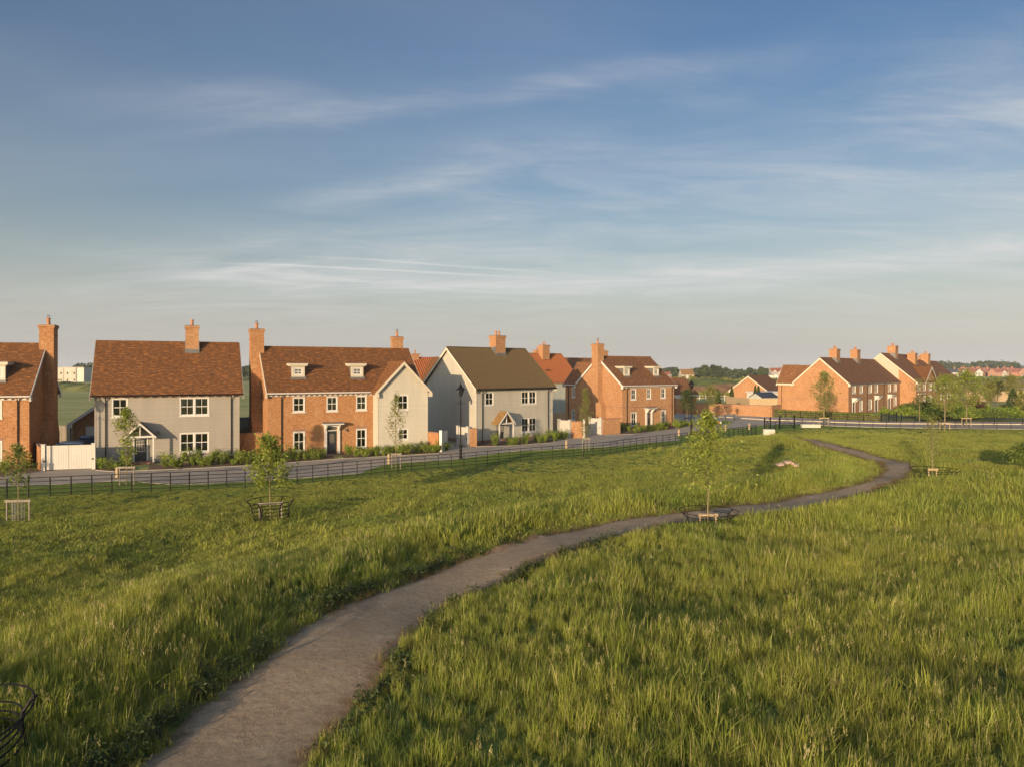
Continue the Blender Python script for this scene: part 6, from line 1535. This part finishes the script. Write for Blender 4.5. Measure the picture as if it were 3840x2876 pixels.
# dry tufts on the path's edges
k = rg.integers(0, 160, 2600); sd_ = rg.random(2600) < .6; E_ = np.where(sd_[:,None], QL[k], QR[k])+rg.normal(0, .16, (2600,2)); kk = rg.random(2600) < .75
E_ = E_[kk & (E_[:,1] > 4)]
scatter('dry_grass', np.stack([E_[:,0], E_[:,1], hh(E_[:,0], E_[:,1])-.01], 1), rg.uniform(.25,.65,len(E_)), rg.integers(0,4,len(E_)), [blades(24, .4, .014, .22, rg, 1.0) for _ in range(4)], GD)
# short mown grass on the lawn strip
n_ = 9000; x = rg.uniform(-32, 36, n_); y = fy(x)+rg.uniform(.1, 12, n_)
LOW = np.array([(-75,36.4)]+G(lower)); ok = y < np.interp(x, LOW[:22,0], LOW[:22,1])-.05; x, y = x[ok], y[ok]
scatter('lawn_grass', np.stack([x, y, np.zeros_like(x)], 1), rg.uniform(.7,1.2,len(x)), rg.integers(0,3,len(x)), [blades(30, .06, .02, .3, rg, .5, seg=1) for _ in range(3)], grassmat('lawn_blades', (.07,.11,.02), (.13,.19,.04), (.15,.19,.045), (.18,.2,.06)))
# ---------------------------------------------------------------- light and sky
tv = Vector((math.sin(SUN_AZ)*math.cos(SUN_EL), math.cos(SUN_AZ)*math.cos(SUN_EL), -math.sin(SUN_EL)))
sl = bpy.data.lights.new('sun', 'SUN'); sl.energy = 4.4; sl.angle = R(.5); sl.color = (1.0, .73, .44); so = bpy.data.objects.new('sun', sl); col.objects.link(so)
so.rotation_euler = tv.to_track_quat('-Z', 'Y').to_euler(); so.location = (-40, -60, 40)
wd = bpy.data.worlds.new('World'); S.world = wd; wd.use_nodes = True; nt = wd.node_tree; nt.nodes.clear(); n = N(nt)
out = nt.nodes.new('ShaderNodeOutputWorld'); bg = nt.nodes.new('ShaderNodeBackground'); n.l(bg.outputs[0], out.inputs[0])
sky = n.n('ShaderNodeTexSky', sky_type='NISHITA'); sky.sun_disc = False; sky.sun_elevation = SUN_EL; sky.sun_rotation = math.pi+SUN_AZ; sky.air_density = 1.0; sky.dust_density = 1.0; sky.ozone_density = 1.5
dirv = n.n('ShaderNodeTexCoord').outputs['Generated']; sp = n.n('ShaderNodeSeparateXYZ'); n.l(dirv, sp.inputs[0])
zc_ = n.math('ADD', n.math('MAXIMUM', sp.outputs[2], 0.0), .10); X_ = n.math('DIVIDE', sp.outputs[0], zc_); Y_ = n.math('DIVIDE', sp.outputs[1], zc_)
cb = n.n('ShaderNodeCombineXYZ'); n.l(X_, cb.inputs[0]); n.l(Y_, cb.inputs[1]); P_ = cb.outputs[0]
w1_ = n.noise(n.mapping(P_, (1,1.6,1), (0,0,R(-15))), 1.2, 5, .6, .4)
w2_ = n.noise(n.mapping(P_, (.9,2.2,1), (0,0,R(-26)), (3,5,0)), 1.0, 7, .62, .7)
fine = n.noise(n.mapping(P_, (2.6,9,1), (0,0,R(-30)), (1,2,0)), 1.0, 7, .66, 1.2)
big = n.noise(n.mapping(P_, (.5,.8,1), (0,0,R(-10)), (7,1,0)), 1.0, 4, .5, .3)
def streak(x0, x1, y0, slope, width, strength, warp=.5, curve=0.0, soft=1.6, tex=True):
    yy = n.math('SUBTRACT', Y_, n.math('MULTIPLY_ADD', X_, slope, y0)); yy = n.math('ADD', yy, n.math('MULTIPLY', n.math('SUBTRACT', w1_, .5), warp))
    if curve: yy = n.math('ADD', yy, n.math('MULTIPLY', n.math('MULTIPLY', X_, X_), curve))
    g_ = n.math('DIVIDE', yy, width); g_ = n.math('EXPONENT', n.math('MULTIPLY', n.math('MULTIPLY', g_, g_), -1.0))
    a_ = n.math('MULTIPLY', n.math('SUBTRACT', X_, x0), soft, clamp=True); b_ = n.math('MULTIPLY', n.math('SUBTRACT', x1, X_), soft, clamp=True)
    g_ = n.math('MULTIPLY', g_, n.math('MULTIPLY', a_, b_))
    if tex: g_ = n.math('MULTIPLY', g_, n.ramp(w2_, [(.3,.2),(.68,1.0)]))
    return n.math('MULTIPLY', g_, strength)
cl = streak(-1.35, .95, 1.99, -.22, .07, .36, .25, soft=1.3)
cl = n.math('ADD', cl, streak(-1.35, -.15, 2.05, .03, .11, .26, .45))
cl = n.math('ADD', cl, streak(-1.05, .4, 2.50, -.54, .17, .34, .55))
cl = n.math('ADD', cl, streak(.85, 2.6, 1.75, .12, .20, .36, .9))
cov = n.math('ADD', Y_, n.math('MULTIPLY', X_, .62))
gen = n.math('MULTIPLY', n.ramp(w2_, [(.36,0.0),(.72,1.0)]), n.ramp(n.math('DIVIDE', cov, 6.0), [(.34,.03),(.54,.48),(.80,.42)]))
cl = n.math('ADD', cl, gen)
cl = n.math('MULTIPLY', cl, n.ramp(fine, [(.28,.5),(.70,1.15)]))
cl = n.math('ADD', cl, n.math('MULTIPLY', n.ramp(big, [(.4,0.0),(.7,1.0)]), .10))
cl = n.math('ADD', cl, streak(-1.75, .25, 4.30, .28, .028, .50, .10, tex=False)); cl = n.math('ADD', cl, streak(-1.3, .65, 4.12, .33, .024, .36, .10, tex=False))
cl = n.math('ADD', cl, streak(-2.4, 3.6, 4.62, -.03, .34, .62, .40, .20, 1.0))
el = sp.outputs[2]
cl = n.math('MULTIPLY', n.math('MINIMUM', n.math('MAXIMUM', cl, 0.0), .92), n.ramp(el, [(.02,0.0),(.10,1.0)]))
sunw = n.math('ADD', n.math('MULTIPLY', sp.outputs[0], -math.sin(SUN_AZ)), n.math('MULTIPLY', sp.outputs[1], -math.cos(SUN_AZ)))
glow = n.ramp(sunw, [(.15,0.0),(.95,1.0)])
haze = n.ramp(el, [(0.0,1.0),(.06,.80),(.13,.42),(.22,.16),(.38,0.0)])
tint = n.mix(n.ramp(el, [(.1,0.0),(.42,1.0)]), (.68,.71,.75), (.43,.575,.77)); tint = n.mix(n.ramp(el, [(.47,0.0),(.8,1.0)]), tint, (1.4,1.5,1.75))
base = n.mix(1.0, sky.outputs[0], n.mix(glow, tint, (2.0,1.95,1.95)), 'MULTIPLY')  # sky overhead and behind the camera raised out of view as added fill light
c = n.mix(haze, base, n.mix(glow, n.mix(n.ramp(sp.outputs[0], [(0.3,0.0),(.8,1.0)]), (2.95,2.83,2.68), (3.7,3.5,3.25)), (20.0,15.0,9.5)))
c = n.mix(cl, c, n.mix(glow, (4.1,4.05,4.0), (18.0,15.0,12.0)))
n.l(c, bg.inputs[0]); bg.inputs[1].default_value = .10
hzb = MB(); hzb.box(-2200, 2600, -150, 2500, -1.2, 40); hzo = kind(hzb.build('haze', None), 'stuff')
m, nt, out = newmat('haze'); n = N(nt); pv = n.n('ShaderNodeVolumePrincipled'); pv.inputs['Color'].default_value = (.78,.86,1.0,1); pv.inputs['Density'].default_value = .00014; n.l(pv.outputs[0], out.inputs['Volume']); hzo.data.materials.append(m)
S.cycles.volume_bounces = 0
S.view_settings.view_transform = 'Standard'; S.view_settings.look = 'None'; S.view_settings.exposure = 0.82; S.view_settings.gamma = 1.0
S.cycles.max_bounces = 6; S.cycles.diffuse_bounces = 3; S.cycles.glossy_bounces = 3; S.cycles.transmission_bounces = 4; S.cycles.transparent_max_bounces = 8
S.cycles.use_denoising = True
for o in list(S.objects):
    if o.location.z < -40 and o.parent is None:
        for c_ in list(o.children): bpy.data.objects.remove(c_)
        bpy.data.objects.remove(o)
